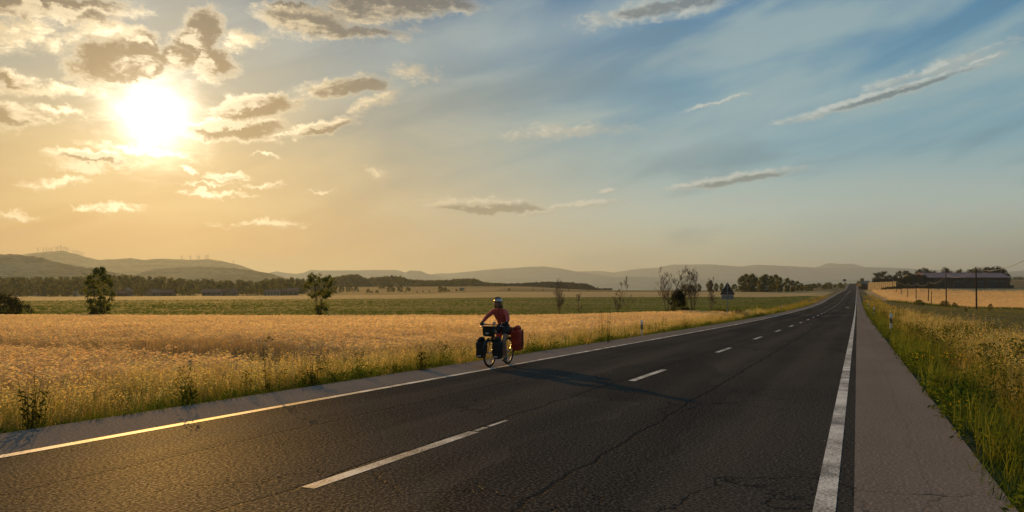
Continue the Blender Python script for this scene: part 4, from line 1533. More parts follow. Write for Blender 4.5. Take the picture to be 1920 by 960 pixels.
# low bushes along the meadow edge on the right
for px, Y, h, wd, lab in ((1724, 186, 1.5, 2.2, 'long low dark bush at the meadow edge, nearest the road'), (1772, 190, 1.6, 1.7, 'dark green bush at the foot of the second telegraph pole'), (1790, 192, 1.3, 1.4, 'small green bush just past the second telegraph pole'),
                      (1857, 172, 1.3, .8, 'small upright dark bush past the nearest telegraph pole'), (1811, 118, .7, .8, 'little dark tuft alone in the green meadow'), (1855, 120, .5, .9, 'flat dark tuft in the meadow below the nearest telegraph pole')):
    far_tree(P_BROAD, 'meadow_bush', px, Y, h, lab, None, wide=wd, sink=.05)

# ------------------------------------------------------------------ things along the road
M_WHITE = simple_mat('white_plastic', (0.70, 0.70, 0.68), 0.45, var=.08, scale=6)
M_BLACK = simple_mat('black_plastic', (0.018, 0.018, 0.018), 0.5, var=.2)
M_REFL = simple_mat('amber_reflector', (0.75, 0.70, 0.60), 0.25)
M_GALV = simple_mat('galvanised_steel', (0.26, 0.27, 0.28), 0.6, 0.35, var=.15, scale=5)
M_POLEW = simple_mat('weathered_pole_wood', (0.045, 0.034, 0.026), 0.95, var=.35, scale=6, bump=.4)
M_SIGNW = simple_mat('sign_white', (0.7, 0.7, 0.7), 0.4)
M_SIGNR = simple_mat('sign_red', (0.45, 0.03, 0.03), 0.4)
M_SIGNB = simple_mat('sign_dark_back', (0.060, 0.057, 0.052), 0.6)


def delineator(s, t, label, yaw):
    x, y = st(s, t)
    e = empty('delineator_post', (x, y, gz(x, y) - .02), yaw, label, 'delineator post', 'white delineator posts along the road')
    # hollow rounded triangle section, slanted top, black band with reflectors
    sec = [(-.06, -.035), (-.055, -.05), (.055, -.05), (.06, -.035), (.035, .045), (.0, .06), (-.035, .045)]
    mb = MB()
    mb.prism(sec, 'z', 0, 1.08)
    for i in range(len(sec), 2 * len(sec)):
        px, py, pz = mb.V[i]
        mb.V[i] = (px, py, pz + py * .9)
    mb.build('post', M_WHITE, e)
    band = [(px * 1.05, py * 1.06) for px, py in sec]
    mb = MB().prism(band, 'z', .62, .88)
    for i in range(len(sec)):
        px, py, pz = mb.V[i]
        mb.V[i] = (px, py, pz - px * .5)
        px, py, pz = mb.V[i + len(sec)]
        mb.V[i + len(sec)] = (px, py, pz - px * .5)
    mb.build('band', M_BLACK, e)
    for z in (.71, .81):
        mb = MB()
        mb.ball((0, -.054, z), (.022, .006, .022), 2)
        mb.build('reflector', M_REFL, e, smooth=True)
    return e


def s_of(Y, t):
    return (Y - NY * t) / DY


YAW = -math.atan2(DX, DY)
for Y, lab in ((41.0, 'white post with black band beside the left shoulder, largest of its row'), (80.0, 'white banded post just past the triangular sign on the same verge'), (117.0, 'tiny white banded post past the sign, farther up the verge opposite the telegraph poles')):
    delineator(s_of(Y, -10.72), -10.72, lab, YAW)
for Y, lab in ((39.2, 'white post with dark band in the tall grass beside the right shoulder'), (78.0, 'white banded post, second along the grassy verge on the telegraph pole side'), (117.0, 'small reddish lit banded post, third along the grassy verge on the telegraph pole side')):
    delineator(s_of(Y, 1.62), 1.62, lab, YAW)

# triangular warning sign seen from behind
x, y = at(1364, 88)
zb = gz(x, y)
e = empty('warning_sign', (x, y, zb - .1), math.radians(-14), 'back of a grey triangular road sign with a plate under it on one post', 'road sign')
top = EYE + (HY - 528.5) * 88 / F - zb + .1
tw = .87
tri_h = 1.52
zt0 = top - tri_h


def rounded_tri(w, h, z0, r=.09, n=5):
    P = [Vector((-w, z0)), Vector((w, z0)), Vector((0, z0 + h))]
    out = []
    for i in range(3):
        p, a, b = P[i], P[i - 1], P[(i + 1) % 3]
        d1, d2 = (a - p).normalized(), (b - p).normalized()
        s1, s2 = p + d1 * r * 1.7, p + d2 * r * 1.7
        for k in range(n + 1):
            f = k / n
            q = s1 * (1 - f) ** 2 + p * 2 * f * (1 - f) + s2 * f ** 2
            out.append((q.x, q.y))
    return out


MB().prism(rounded_tri(tw, tri_h, zt0), 'y', -.012, .012).build('triangle_plate', M_SIGNB, e)
MB().prism(rounded_tri(tw * .98, tri_h * .975, zt0 + .012), 'y', .013, .016).build('red_face', M_SIGNR, e)
MB().prism(rounded_tri(tw * .70, tri_h * .68, zt0 + .16), 'y', .017, .020).build('white_face', M_SIGNW, e)
pb = MB().box(-.70, .70, -.012, .012, zt0 - .54, zt0 - .02, .004)
pp = pb.build('lower_plate', M_GALV, e)
MB().box(-.67, .67, .0125, .016, zt0 - .51, zt0 - .05).build('plate_face', M_SIGNW, pp)
MB().box(-.045, .045, -.10, -.016, 0, top - .12, .006).build('post', M_GALV, e)
for zz in (zt0 + .25, zt0 + .85, zt0 - .28):
    wdt = .5 if zz < zt0 + .6 else .26
    MB().box(-wdt, wdt, -.045, -.013, zz, zz + .05).build('bracket', M_GALV, e)

# direction sign near the crest of the road
x, y = at(1583.5, 760)
e = empty('direction_sign', (x, y, gz(x, y) - .3), 0, 'dark rectangular direction sign on two posts by the crest of the road', 'road sign')
zt_ = EYE + (HY - 523.5) * 760 / F - gz(x, y) + .3
MB().box(-1.7, 1.7, -.06, .06, zt_ - 2.0, zt_, .02).build('panel', M_SIGNB, e)
for sx in (-1.2, 1.2):
    MB().tube([(sx, .13, 0), (sx, .13, zt_ - .1)], .07, 8).build('post', M_GALV, e)

# ------------------------------------------------------------------ telegraph line
PT = []
for k in range(9):
    Y = 150 + 51.0 * (k - 1)
    X = at(1831, 150)[0] + .462 * (Y - 150)
    PT.append((X, Y))
names = ['telegraph pole out of frame beside the road', 'tallest dark wooden telegraph pole, nearest in the row beside the wheat', 'second dark telegraph pole of the row with a bush at its foot', 'third telegraph pole of the row, standing in the wheat',
         'fourth telegraph pole of the row, standing in the wheat', 'fifth telegraph pole of the row, short against the dark farm wall', 'sixth telegraph pole of the row, tiny in the wheat', 'seventh telegraph pole of the row, among the two tiniest', 'last and tiniest telegraph pole of the row']
tops = []
for k, (X, Y) in enumerate(PT):
    zb = gz(X, Y)
    H = {0: 8.8, 1: 8.7, 2: 8.9, 3: 7.6}.get(k, 7.4)
    e = empty('telegraph_pole', (X, Y, zb - .1), 0, names[k], 'telegraph pole', 'telegraph poles in a row beside the road')
    lean = random.uniform(-.02, .03)
    MB().tube([(0, 0, 0), (lean * H * .5 + .03, 0, H * .5), (lean * H, 0, H)], [.17, .145, .11], 10).build('pole', M_POLEW, e)
    MB().tube([(lean * H - .02, -.14, H - .5), (lean * H, -.26, H - .5), (lean * H, -.28, H - .36)], [.022, .022, .03], 6).build('insulator_bracket', M_GALV, e)
    tops.append(Vector((X + lean * H, Y - .28, zb - .1 + H - .36)))
M_CABLE = simple_mat('cable_sheath', (0.20, 0.19, 0.17), 0.4, 0.2, var=.05)
cl = ['cable from the nearest telegraph pole out of the picture', 'sagging cable between the nearest and second telegraph poles', 'sagging cable between the second and third telegraph poles', 'sagging cable between the third and fourth telegraph poles',
      'sagging cable between the fourth and fifth telegraph poles', 'sagging cable between the fifth and sixth telegraph poles', 'sagging cable between the sixth and seventh telegraph poles', 'sagging cable between the two tiniest telegraph poles']
for k in range(8):
    a, b = tops[k], tops[k + 1]
    pts = []
    for i in range(17):
        f = i / 16
        p = a.lerp(b, f)
        p.z -= 1.15 * 4 * f * (1 - f)
        pts.append(p - a)
    tag(MB().tube(pts, .032, 6).build('telephone_cable', M_CABLE, smooth=True, loc=a), cl[k], 'cable')
# stub post beside the second pole
x, y = PT[2][0] - 4.6, PT[2][1] - 1
e = tag(MB().tube([(0, 0, 0), (.05, 0, 1.9), (.08, 0, 3.9)], [.11, .10, .08], 8).build('wooden_stake', simple_mat('stake_wood', (.11, .06, .035), .95), loc=(x, y, gz(x, y) - .1)), 'short reddish wooden stake standing close beside the second telegraph pole', 'stake')

# ------------------------------------------------------------------ farm
M_BARNW = simple_mat('barn_wall', (0.060, 0.045, 0.038), 0.9, var=.35, scale=.25)
M_BARNR = simple_mat('barn_roof_sheet', (0.38, 0.17, 0.14), 0.8, var=.12, scale=.2)
M_BARND = simple_mat('barn_door', (0.035, 0.040, 0.042), 0.7, var=.2, scale=.5)
M_PANEL = simple_mat('concrete_panels', (0.40, 0.34, 0.22), 0.9, var=.2, scale=.5)
M_GLASSD = simple_mat('dark_glass', (0.03, 0.035, 0.04), 0.15, spec=.5)
M_RENDER = simple_mat('pale_render', (0.34, 0.23, 0.13), 0.9, var=.1, scale=.5)
M_TILE = simple_mat('clay_roof_tiles', (0.24, 0.085, 0.05), 0.9, var=.2, scale=.8)
M_TILE2 = simple_mat('faded_roof_tiles', (0.30, 0.14, 0.08), 0.9, var=.2, scale=.8)
BY = 522.0
xl, xr = at(1740.5, BY)[0], at(1894, BY)[0]
zb = min(gz(xl, BY), gz(xr, BY)) - .5
eave = EYE + (HY - 519.8) * BY / F - zb
ridge = EYE + (HY - 512.2) * (BY + 11) / F - zb
L = xr - xl
e = empty('barn', ((xl + xr) / 2, BY, zb), 0, 'long dark brown barn with a mauve sheet roof beyond the wheat', 'barn')
mb = MB()
mb.prism([(0, 0), (22, 0), (22, eave), (11, ridge - .3), (0, eave)], 'x', -L / 2, L / 2)
for k in range(24):                                   # standing ribs of the cladding
    xx = -L / 2 + .9 + k * (L - 1.8) / 23
    mb.box(xx - .09, xx + .09, -.14, -.004, 0, eave - .1)
mb.build('wall', M_BARNW, e)
mb = MB()
for sgn in (0, 1):
    y0, y1 = (-.7, 11) if sgn == 0 else (11, 22.7)
    za, zc = (eave - .35, ridge) if sgn == 0 else (ridge, eave - .35)
    mb.add([(-L / 2 - .6, y0, za), (L / 2 + .6, y0, za), (L / 2 + .6, y1, zc), (-L / 2 - .6, y1, zc), (-L / 2 - .6, y0, za + .22), (L / 2 + .6, y0, za + .22), (L / 2 + .6, y1, zc + .22), (-L / 2 - .6, y1, zc + .22)],
           [(0, 1, 2, 3), (4, 7, 6, 5), (0, 4, 5, 1), (2, 6, 7, 3), (1, 5, 6, 2), (0, 3, 7, 4)])
rf = mb.build('roof', M_BARNR, e)
mb = MB()
mb.box(-L / 2 - .6, L / 2 + .6, 10.75, 11.25, ridge + .2, ridge + .42)
mb.build('ridge_cap', M_BARNR, rf)
for xx, w in ((-8.5, 4.6), (8.0, 4.6), (16.5, 5.2), (22.5, 3.0)):
    d = MB().box(xx - w / 2, xx + w / 2, -.24, -.15, .4, 5.6).build('sliding_door', M_BARND, e)
    MB().box(xx - w / 2 - .3, xx + w / 2 + .3, -.34, -.25, 5.65, 5.85).build('door_rail', M_GALV, d)
for xx in (-22, -17, -2, 25.6):
    MB().box(xx - .7, xx + .7, -.22, -.15, 4.2, 5.2).build('window', M_GLASSD, e)
xl2 = at(1704, BY)[0]
L2 = xl - 1.0 - xl2
h2 = EYE + (HY - 515.6) * BY / F - zb
e = empty('farm_shed', ((xl2 + xl - 1.0) / 2, BY + 1, zb), 0, 'flat topped dark farm shed attached to the barn end nearest the road', 'shed')
MB().box(-L2 / 2, L2 / 2, 0, 5, 0, h2 - .4).build('wall', simple_mat('shed_wall', (.026, .021, .018), .9, var=.35, scale=.25), e)
MB().box(-L2 / 2 - .3, L2 / 2 + .3, -.4, 5.4, h2 - .4, h2).build('roof', M_BARND, e)
MB().box(-3.5, 1.5, -.12, -.01, .3, 5.0).build('sliding_door', M_BARND, e)
MB().box(3.2, 4.8, -.12, -.01, 2.6, 3.8).build('window', M_GLASSD, e)
# low outbuilding past the barn
x0_ = at(1896, BY)[0]
e = empty('lean_to', (x0_ + 2.8, BY + 6, gz(x0_, BY) - .4), 0, 'low dark lean-to at the far end of the barn by the brown slope', 'shed')
MB().box(-2.6, 3.0, 0, 7, 0, 2.5).build('wall', M_BARNW, e)
MB().add([(-2.9, -.4, 2.45), (3.3, -.4, 2.45), (3.3, 7.4, 3.1), (-2.9, 7.4, 3.1), (-2.9, -.4, 2.62), (3.3, -.4, 2.62), (3.3, 7.4, 3.27), (-2.9, 7.4, 3.27)], [(0, 1, 2, 3), (4, 7, 6, 5), (0, 4, 5, 1), (2, 6, 7, 3), (1, 5, 6, 2), (0, 3, 7, 4)]).build('roof', M_BARND, e)
# ribbed pale wall beside the road
Xw, Yn_, Yf_ = 267.6, 520.0, 561.0
zb = min(gz(Xw, Yn_), gz(Xw, Yf_)) - .5
hw = EYE + (HY - 528.8) * 540 / F - zb
e = empty('panel_wall', (Xw, (Yn_ + Yf_) / 2, zb), 0, 'tall pale ribbed panel wall between the road crest and the farm', 'wall')
Lw = Yf_ - Yn_
MB().box(0, .3, -Lw / 2, Lw / 2, 0, hw).build('panel', M_PANEL, e)
for k in range(15):
    yy = -Lw / 2 + .2 + k * (Lw - .4) / 14
    MB().box(-.3, -.004, yy - .2, yy + .2, 0, hw + .12).build('pier', M_PANEL, e)
# dark hedge in front of the farm
def hedge(name, px0, px1, Y, ytop0, ytop1, label, seed, cat='hedge'):
    rng = np.random.default_rng(seed)
    pts, rad = [], []
    n = int((px1 - px0) * 1.6)
    for i in range(n):
        f = i / max(1, n - 1)
        px = px0 + (px1 - px0) * f
        x, y = at(px, Y)
        zt = EYE + (HY - (ytop0 + (ytop1 - ytop0) * f) + rng.uniform(-1.2, .8)) * Y / F
        z0 = gz(x, y)
        zz = z0 + .3
        while zz < zt:
            pts.append((x + rng.uniform(-.6, .6), y + rng.uniform(-1.2, 1.2), zz))
            rad.append(rng.uniform(.6, 1.1))
            zz += .9
    V, Fc, Cc = leaf_cloud(rng, pts, rad, 22, .55, (0.022, .028, .014), (0.05, .054, .022))
    tag(link(name, new_mesh(name, V, Fc, tint=np.clip(Cc, 0, 1), mats=[M_LEAF])), label, cat)


hedge('dark_hedge', 1654, 1692, 512, 540.5, 535.5, 'dark rising bramble hedge in front of the pale ribbed wall', 61)
hedge('dark_hedge', 1692, 1762, 512, 535.5, 537, 'long dark bramble hedge along the foot of the farm shed', 62)
hedge('tall_hedge', 1684, 1706, 517, 524, 517.5, 'tall dark overgrown hedge between the pale ribbed wall and the farm shed', 64)
hedge('dark_hedge', 1612, 1632, 600, 537, 537, 'small dark hedge at the roadside before the small house', 63)

# ------------------------------------------------------------------ houses
def house(px, Y, w, d, h, rh, label, wall=M_RENDER, roof=M_TILE, yaw=0.0, nwin=3, base=None):
    x, y = at(px, Y)
    e = empty('house', (x, y, gz(x, y) - .4), yaw, label, 'house')
    MB().prism([(-d / 2, 0), (d / 2, 0), (d / 2, h), (0, h + rh - .15), (-d / 2, h)], 'x', -w / 2, w / 2).build('wall', wall, e)
    mb = MB()
    for sg in (-1, 1):
        y0, y1 = sg * (d / 2 + .45), 0
        z0, z1 = h - .45 * rh / (d / 2) + .02, h + rh
        V = [(-w / 2 - .4, y0, z0), (w / 2 + .4, y0, z0), (w / 2 + .4, y1, z1), (-w / 2 - .4, y1, z1)]
        V += [(a, b, c + .18) for a, b, c in V]
        mb.add(V, [(0, 1, 2, 3), (4, 7, 6, 5), (0, 4, 5, 1), (2, 6, 7, 3), (1, 5, 6, 2), (0, 3, 7, 4)])
    rf = mb.build('roof', roof, e)
    MB().box(w * .22, w * .22 + .7, .4, 1.1, h + rh * .4, h + rh + .9).build('chimney', wall, rf)
    for k in range(nwin):
        xx = -w / 2 + (k + .5) * w / nwin
        wn = MB().box(xx - .5, xx + .5, -d / 2 - .05, -d / 2 - .004, 1.3 + .4, 2.5 + .4).build('window', M_GLASSD, e)
        MB().box(xx - .62, xx + .62, -d / 2 - .14, -d / 2 - .055, 1.2 + .4, 1.29 + .4).build('sill', wall, wn)
    MB().box(-w / 2 + .35, -w / 2 + 1.25, -d / 2 - .06, -d / 2 - .004, .4, 2.5).build('door', M_BARND, e)


M_PINK = simple_mat('dull_pink_render', (0.20, 0.11, 0.07), 0.9, var=.1, scale=.5)
M_STONE = simple_mat('rubble_stone', (0.26, 0.21, 0.15), 0.95, var=.3, scale=2.0)
house(226, 600, 13, 8, 2.6, 2.2, 'long low house with a dull red roof behind the dense poplar', M_PINK, M_TILE, .1, 5)
house(238, 604, 6, 6, 5.0, 1.8, 'small pale gabled house rising behind the long red roofed one', M_RENDER, M_TILE2, 1.4, 2)
house(288, 596, 9, 8, 3.4, 2.4, 'pale gabled house with a brownish roof between two dark trees', M_RENDER, M_TILE2, 1.25, 3)
house(312, 606, 12, 8, 3.2, 2.3, 'low red roofed house at the foot of the tree line past the gabled one', M_PINK, M_TILE, 0, 4)
house(398, 600, 14, 8, 3.4, 2.4, 'low stone house with a faded roof in the middle of the tree line', M_STONE, M_TILE2, .2, 4)
house(418, 610, 8, 7, 4.0, 2.0, 'small reddish house beside the low stone one', M_PINK, M_TILE, .2, 2)
house(436, 596, 7, 7, 3.8, 2.2, 'small pale house with a gable end near the end of the red roofs', M_RENDER, M_TILE, 1.3, 2)
house(512, 596, 12, 8, 3.6, 1.5, 'flat looking white house beside the dark pointed tree', simple_mat('whitewash', (.50, .38, .25), .8), M_TILE2, .05, 5)
house(532, 600, 6, 6, 3.6, 1.8, 'tiny pale outhouse next to the white house', M_RENDER, M_TILE, .9, 1)
house(550, 606, 8, 6, 4.4, 1.8, 'small sunlit pale house nearest behind the round topped tree', M_RENDER, M_TILE2, .3, 2)
house(866, 700, 4, 4, 2.2, 1.0, 'tiny white hut on the brown hill field among small trees', simple_mat('hut_white', (.6, .47, .3), .8), M_RENDER, .2, 1)
house(142, 600, 3, 4, 3.2, 1.2, 'narrow white tower like hut beside the dense poplar at the tree line foot', simple_mat('hut_white', (.45, .33, .2), .8), M_TILE2, .2, 1)
house(1619.5, 690, 9.5, 8, 3.3, 1.9, 'small dark house with a greyish roof beside the road crest', simple_mat('dark_stone', (.045, .038, .036), .9), simple_mat('slate_roof', (.10, .08, .07), .8), .1, 3)  # walls in one even dark stone colour

# ------------------------------------------------------------------ wind turbines on the ridge
M_TURB = simple_mat('turbine_grey', (0.24, 0.24, 0.245), 0.5, var=.03)


def turbine_meshes():
    a = MB()
    a.tube([(0, 0, 0), (0, 0, 22), (0, 0, 44)], [3.0, 2.6, 2.1], 10)
    tw_ = a.build('tower', M_TURB)
    b = MB().box(-1.2, 1.2, -2.6, 3.4, 43.2, 45.8, .4)
    nc = b.build('nacelle', M_TURB)
    c = MB()
    c.ball((0, -3.4, 44.5), (1.3, 1.6, 1.3), 2)
    for k in range(3):
        an = 2 * PI * k / 3 + .4
        d = Vector((math.sin(an), 0, math.cos(an)))
        c.tube([Vector((0, -3.4, 44.5)) + d * q for q in (1, 4, 10, 21)], [1.2, 2.0, 1.5, .6], 6)
    rt = c.build('rotor', M_TURB)
    ms = [o.data for o in (tw_, nc, rt)]
    for o in (tw_, nc, rt):
        bpy.data.objects.remove(o)
    return ms


TM = turbine_meshes()
near = [71, 81, 86.7, 92.5, 97, 105, 108.5, 114, 118.7, 122.5, 127, 137, 142.5, 147.5, 151.7, 155.5]
far_ = [341, 357, 370, 374, 386, 390, 437.5]
rx_, ry_ = [r[0] for r in R_TURB], [r[1] for r in R_TURB]
for px in near + far_:
    Y = 6200.0
    x = (px - 960) / F * Y
    yr = np.interp(px, rx_, ry_)
    z = EYE + (HY - yr) * Y / F
    lb = ('tiny wind turbine in the close row along the peak of the hill', 'wind turbines in the row on the peak') if px < 200 else ('tiny wind turbine spaced along the lower ridge past the peak', 'wind turbines on the lower ridge')
    e = empty('wind_turbine', (x, Y, z - 7 + random.uniform(-2, 2)), random.uniform(-.6, .6), lb[0], 'wind turbine', lb[1])
    sc = random.uniform(.68, .84) * (1.12 if px in (114,) else 1)
    e.scale = (sc, sc, sc)
    for nm, me in zip(('tower', 'nacelle', 'rotor'), TM):
        link(nm, me, e)

# ------------------------------------------------------------------ cyclist on a loaded touring bicycle
M_FRAME = simple_mat('frame_paint', (0.012, 0.02, 0.018), 0.35, 0.0, var=.05, spec=.5)
M_RUBBER = simple_mat('tyre_rubber', (0.016, 0.016, 0.016), 0.85, var=.2)
M_ALU = simple_mat('aluminium', (0.55, 0.55, 0.56), 0.32, 0.9, var=.08)
M_SADDLE = simple_mat('saddle_leather', (0.02, 0.016, 0.013), 0.5)
M_BAGB = simple_mat('black_bag_cloth', (0.017, 0.016, 0.015), 0.75, var=.3, scale=9, bump=.4)
M_BAGG = simple_mat('dark_green_bag_cloth', (0.015, 0.020, 0.016), 0.7, var=.3, scale=9, bump=.4)
M_BAGR = simple_mat('red_bag_cloth', (0.42, 0.040, 0.022), 0.65, var=.25, scale=9, bump=.4)
M_REFT = simple_mat('grey_reflective_patch', (0.42, 0.44, 0.46), 0.3)
M_SKIN = simple_mat('skin', (0.33, 0.19, 0.13), 0.55, var=.08, scale=12, spec=.35)
M_JACK = simple_mat('coral_red_jacket', (0.50, 0.085, 0.075), 0.8, var=.25, scale=7, bump=.5)
M_SHORT = simple_mat('dark_shorts', (0.028, 0.026, 0.030), 0.8, var=.2)
M_GLOVE = simple_mat('black_glove', (0.015, 0.015, 0.017), 0.7)
M_SHOE = simple_mat('grey_shoe', (0.06, 0.055, 0.05), 0.7, var=.2)
M_HELM = simple_mat('white_and_grey_helmet_shell', (0.60, 0.58, 0.54), 0.25, var=.1, spec=.5)
M_HELMD = simple_mat('dark_helmet_foam', (0.02, 0.02, 0.022), 0.7)
M_HAIR = simple_mat('blond_hair', (0.30, 0.19, 0.085), 0.6, var=.3, scale=30)
M_EYE = simple_mat('sunglass_lens', (0.01, 0.01, 0.012), 0.1, spec=.6)

# front wheel touches the ground at FW, rear wheel at RW
Yf = 17.95
Xf = (917.5 - 960) / F * Yf
bx, by = Xf + DX * .53, Yf + DY * .53
BR = math.atan2(-DY, -DX)                       # bicycle +x is its riding direction, towards the camera
zg = (gz(Xf, Yf) + gz(Xf + 2 * .53 * DX, Yf + 2 * .53 * DY)) / 2 + .031
SL = math.atan((gz(Xf, Yf) - gz(Xf + 1.06 * DX, Yf + 1.06 * DY)) / 1.06)
BIKE_S = 0.975
BIKE_M = Matrix.Translation((bx, by, zg)) @ Matrix.Rotation(BR, 4, 'Z') @ Matrix.Rotation(-SL, 4, 'Y') @ Matrix.Scale(BIKE_S, 4)


def root(name, label, cat):
    e = bpy.data.objects.new(name, None)
    e.empty_display_size = .2
    C.objects.link(e)
    e.matrix_world = BIKE_M
    return tag(e, label, cat)


bike = root('touring_bicycle', 'dark loaded touring bicycle ridden towards the camera along the white edge line', 'bicycle')
WR = .35
FH, RH, BB = Vector((.53, 0, WR)), Vector((-.53, 0, WR)), Vector((-.08, 0, .285))
SEAT_T, HEAD_T, HEAD_B = Vector((-.255, 0, .80)), Vector((.335, 0, .86)), Vector((.372, 0, .70))
mb = MB()
mb.tube([HEAD_T + Vector((-.01, 0, .03)), HEAD_B], .019, 10)
mb.tube([HEAD_T + Vector((.005, 0, -.03)), SEAT_T], .016, 10)
mb.tube([HEAD_B, BB], .019, 10)
mb.tube([SEAT_T + Vector((-.012, 0, .04)), BB], .016, 10)
for sg in (-1, 1):
    mb.tube([BB + Vector((0, sg * .03, 0)), BB.lerp(RH, .4) + Vector((0, sg * .055, 0)), RH + Vector((0, sg * .065, 0))], [.012, .011, .009], 8)
    mb.tube([SEAT_T + Vector((0, sg * .02, 0)), SEAT_T.lerp(RH, .4) + Vector((0, sg * .05, 0)), RH + Vector((0, sg * .065, 0))], [.009, .009, .008], 8)
mb.tube([BB + Vector((0, -.045, 0)), BB + Vector((0, .045, 0))], .024, 12)
mb.build('frame', M_FRAME, bike, smooth=True)
mb = MB()
mb.tube([HEAD_B + Vector((.0, 0, .0)), HEAD_B + Vector((.012, 0, -.03))], .022, 10)
for sg in (-1, 1):
    mb.tube([HEAD_B + Vector((.01, 0, -.02)), HEAD_B + Vector((.018, sg * .055, -.04)), HEAD_B.lerp(FH, .6) + Vector((-.01, sg * .06, 0)), FH + Vector((0, sg * .055, 0))], [.018, .015, .012, .009], 8)
mb.build('fork', M_FRAME, bike, smooth=True)


def wheel(c):
    tyre = MB().torus(c, WR - .022, .022, seg=48, ring=10).build('wheel', M_RUBBER, bike, smooth=True)
    MB().torus(c, WR - .052, .012, seg=48, ring=8, sx=1.1).build('rim', simple_mat('dark_rim', (.10, .10, .10), .45, .6), tyre, smooth=True)
    mb = MB()
    mb.tube([(c[0], -.055, c[2]), (c[0], -.03, c[2]), (c[0], .03, c[2]), (c[0], .055, c[2])], [.02, .018, .018, .02], 12)
    mb.build('hub', M_ALU, tyre, smooth=True)
    mb = MB()
    for k in range(28):
        a = 2 * PI * k / 28
        b = a + (.35 if k % 4 < 2 else -.35)
        sy = .028 if k % 2 else -.028
        mb.tube([(c[0] + .02 * math.cos(b), sy, c[2] + .02 * math.sin(b)), (c[0] + (WR - .06) * math.cos(a), 0, c[2] + (WR - .06) * math.sin(a))], .0016, 4)
    mb.build('spokes', M_ALU, tyre)
    return tyre


wheel(FH)
wheel(RH)
for c, a0, a1 in ((FH, 20, 150), (RH, 30, 185)):
    mb = MB()
    ang = [math.radians(a0 + (a1 - a0) * k / 14) for k in range(15)]
    V, Fc = [], []
    for a in ang:
        for sy, rr in ((-.028, .368), (-.02, .382), (.02, .382), (.028, .368)):
            V.append((c.x + rr * math.cos(a), sy, c.z + rr * math.sin(a)))
    for i in range(14):
        for k in range(3):
            Fc.append((i * 4 + k, i * 4 + k + 1, i * 4 + k + 5, i * 4 + k + 4))
    mb.add(V, Fc).build('mudguard', M_BLACK, bike, smooth=True)
BAR_Z = 1.045
mb = MB()
mb.tube([HEAD_T + Vector((-.015, 0, .04)), HEAD_T + Vector((-.04, 0, .14)), HEAD_T + Vector((-.01, 0, .18))], .015, 10)
mb.tube([HEAD_T + Vector((-.01, 0, .18)), (.40, 0, BAR_Z)], .017, 10)
mb.build('stem', M_ALU, bike, smooth=True)
bar = MB().tube([(.325, -.35, BAR_Z + .005), (.35, -.25, BAR_Z + .012), (.395, -.08, BAR_Z), (.40, 0, BAR_Z), (.395, .08, BAR_Z), (.35, .25, BAR_Z + .012), (.325, .35, BAR_Z + .005)], .013, 10).build('handlebar', M_BLACK, bike, smooth=True)
for sg in (-1, 1):
    MB().tube([(.322, sg * .36, BAR_Z + .005), (.343, sg * .265, BAR_Z + .011)], .018, 10).build('grip', M_RUBBER, bar, smooth=True)
    MB().tube([(.37, sg * .22, BAR_Z), (.425, sg * .24, BAR_Z - .03), (.40, sg * .33, BAR_Z - .045)], [.010, .008, .006], 8).build('brake_lever', M_ALU, bar, smooth=True)
    MB().tube([(.36, sg * .25, BAR_Z + .01), (.38, sg * .245, BAR_Z + .06)], [.012, .009], 8).build('bar_end', M_ALU, bar, smooth=True)
MB().box(.39, .44, .03, .10, BAR_Z + .02, BAR_Z + .075, .012).build('cycle_computer', M_REFT, bar)
mb = MB().tube([SEAT_T, (-.29, 0, .93)], .0135, 10).build('seat_post', M_ALU, bike, smooth=True)
sd = MB()
V, Fc = [], []
prof = [(-.16, .0), (-.15, .07), (-.08, .078), (0, .045), (.08, .022), (.125, .014), (.13, 0)]
outl = [(x_, w_) for x_, w_ in prof] + [(x_, -w_) for x_, w_ in prof[-2:0:-1]]
sd.prism(outl, 'z', .935, .975)
o_ = sd.build('saddle', M_SADDLE, bike)
o_.location = (-.30, 0, 0)
for sg, a in ((1, -PI / 2 - .15), (-1, PI / 2 - .15)):
    c = MB()
    d = Vector((math.cos(a), 0, math.sin(a)))
    p0 = BB + Vector((0, sg * .055, 0))
    c.tube([p0, p0 + d * .17 + Vector((0, sg * .02, 0))], [.013, .010], 8)
    co = c.build('crank', M_ALU, bike, smooth=True)
    pc = p0 + d * .17 + Vector((0, sg * .07, 0))
    MB().box(pc.x - .045, pc.x + .045, pc.y - .045, pc.y + .045, pc.z - .012, pc.z + .012, .005).build('pedal', M_BLACK, co)
mb = MB()
for k in range(36):
    a0 = 2 * PI * k / 36
mb.torus((BB.x, -.055, BB.z), .085, .006, seg=36, ring=6)
mb.torus((RH.x, -.055, RH.z), .045, .008, seg=24, ring=6)
mb.tube([(BB.x, -.055, BB.z + .088), (RH.x, -.055, RH.z + .05)], .005, 6)
mb.tube([(BB.x, -.055, BB.z - .088), (RH.x, -.055, RH.z - .05)], .005, 6)
mb.build('chain', simple_mat('chain_steel', (.12, .11, .10), .5, .7), bike, smooth=True)
mb = MB()                                                    # rear rack
for sg in (-1, 1):
    mb.tube([(-.30, sg * .06, .76), (-.74, sg * .065, .76)], .006, 6)
    for xx in (-.42, -.66):
        mb.tube([(xx, sg * .065, .76), (RH.x - .01, sg * .08, RH.z + .03)], .006, 6)
for xx in (-.36, -.5, -.64, -.74):
    mb.tube([(xx, -.065, .76), (xx, .065, .76)], .006, 6)
mb.build('rear_rack', M_BLACK, bike, smooth=True)
mb = MB()                                                    # low front rack
for sg in (-1, 1):
    mb.tube([(.36, sg * .10, .56), (.53, sg * .105, .585), (.70, sg * .10, .56)], .006, 6)
    mb.tube([(.44, sg * .10, .57), (FH.x, sg * .075, FH.z)], .006, 6)
    mb.tube([(.62, sg * .10, .57), (FH.x, sg * .075, FH.z)], .006, 6)
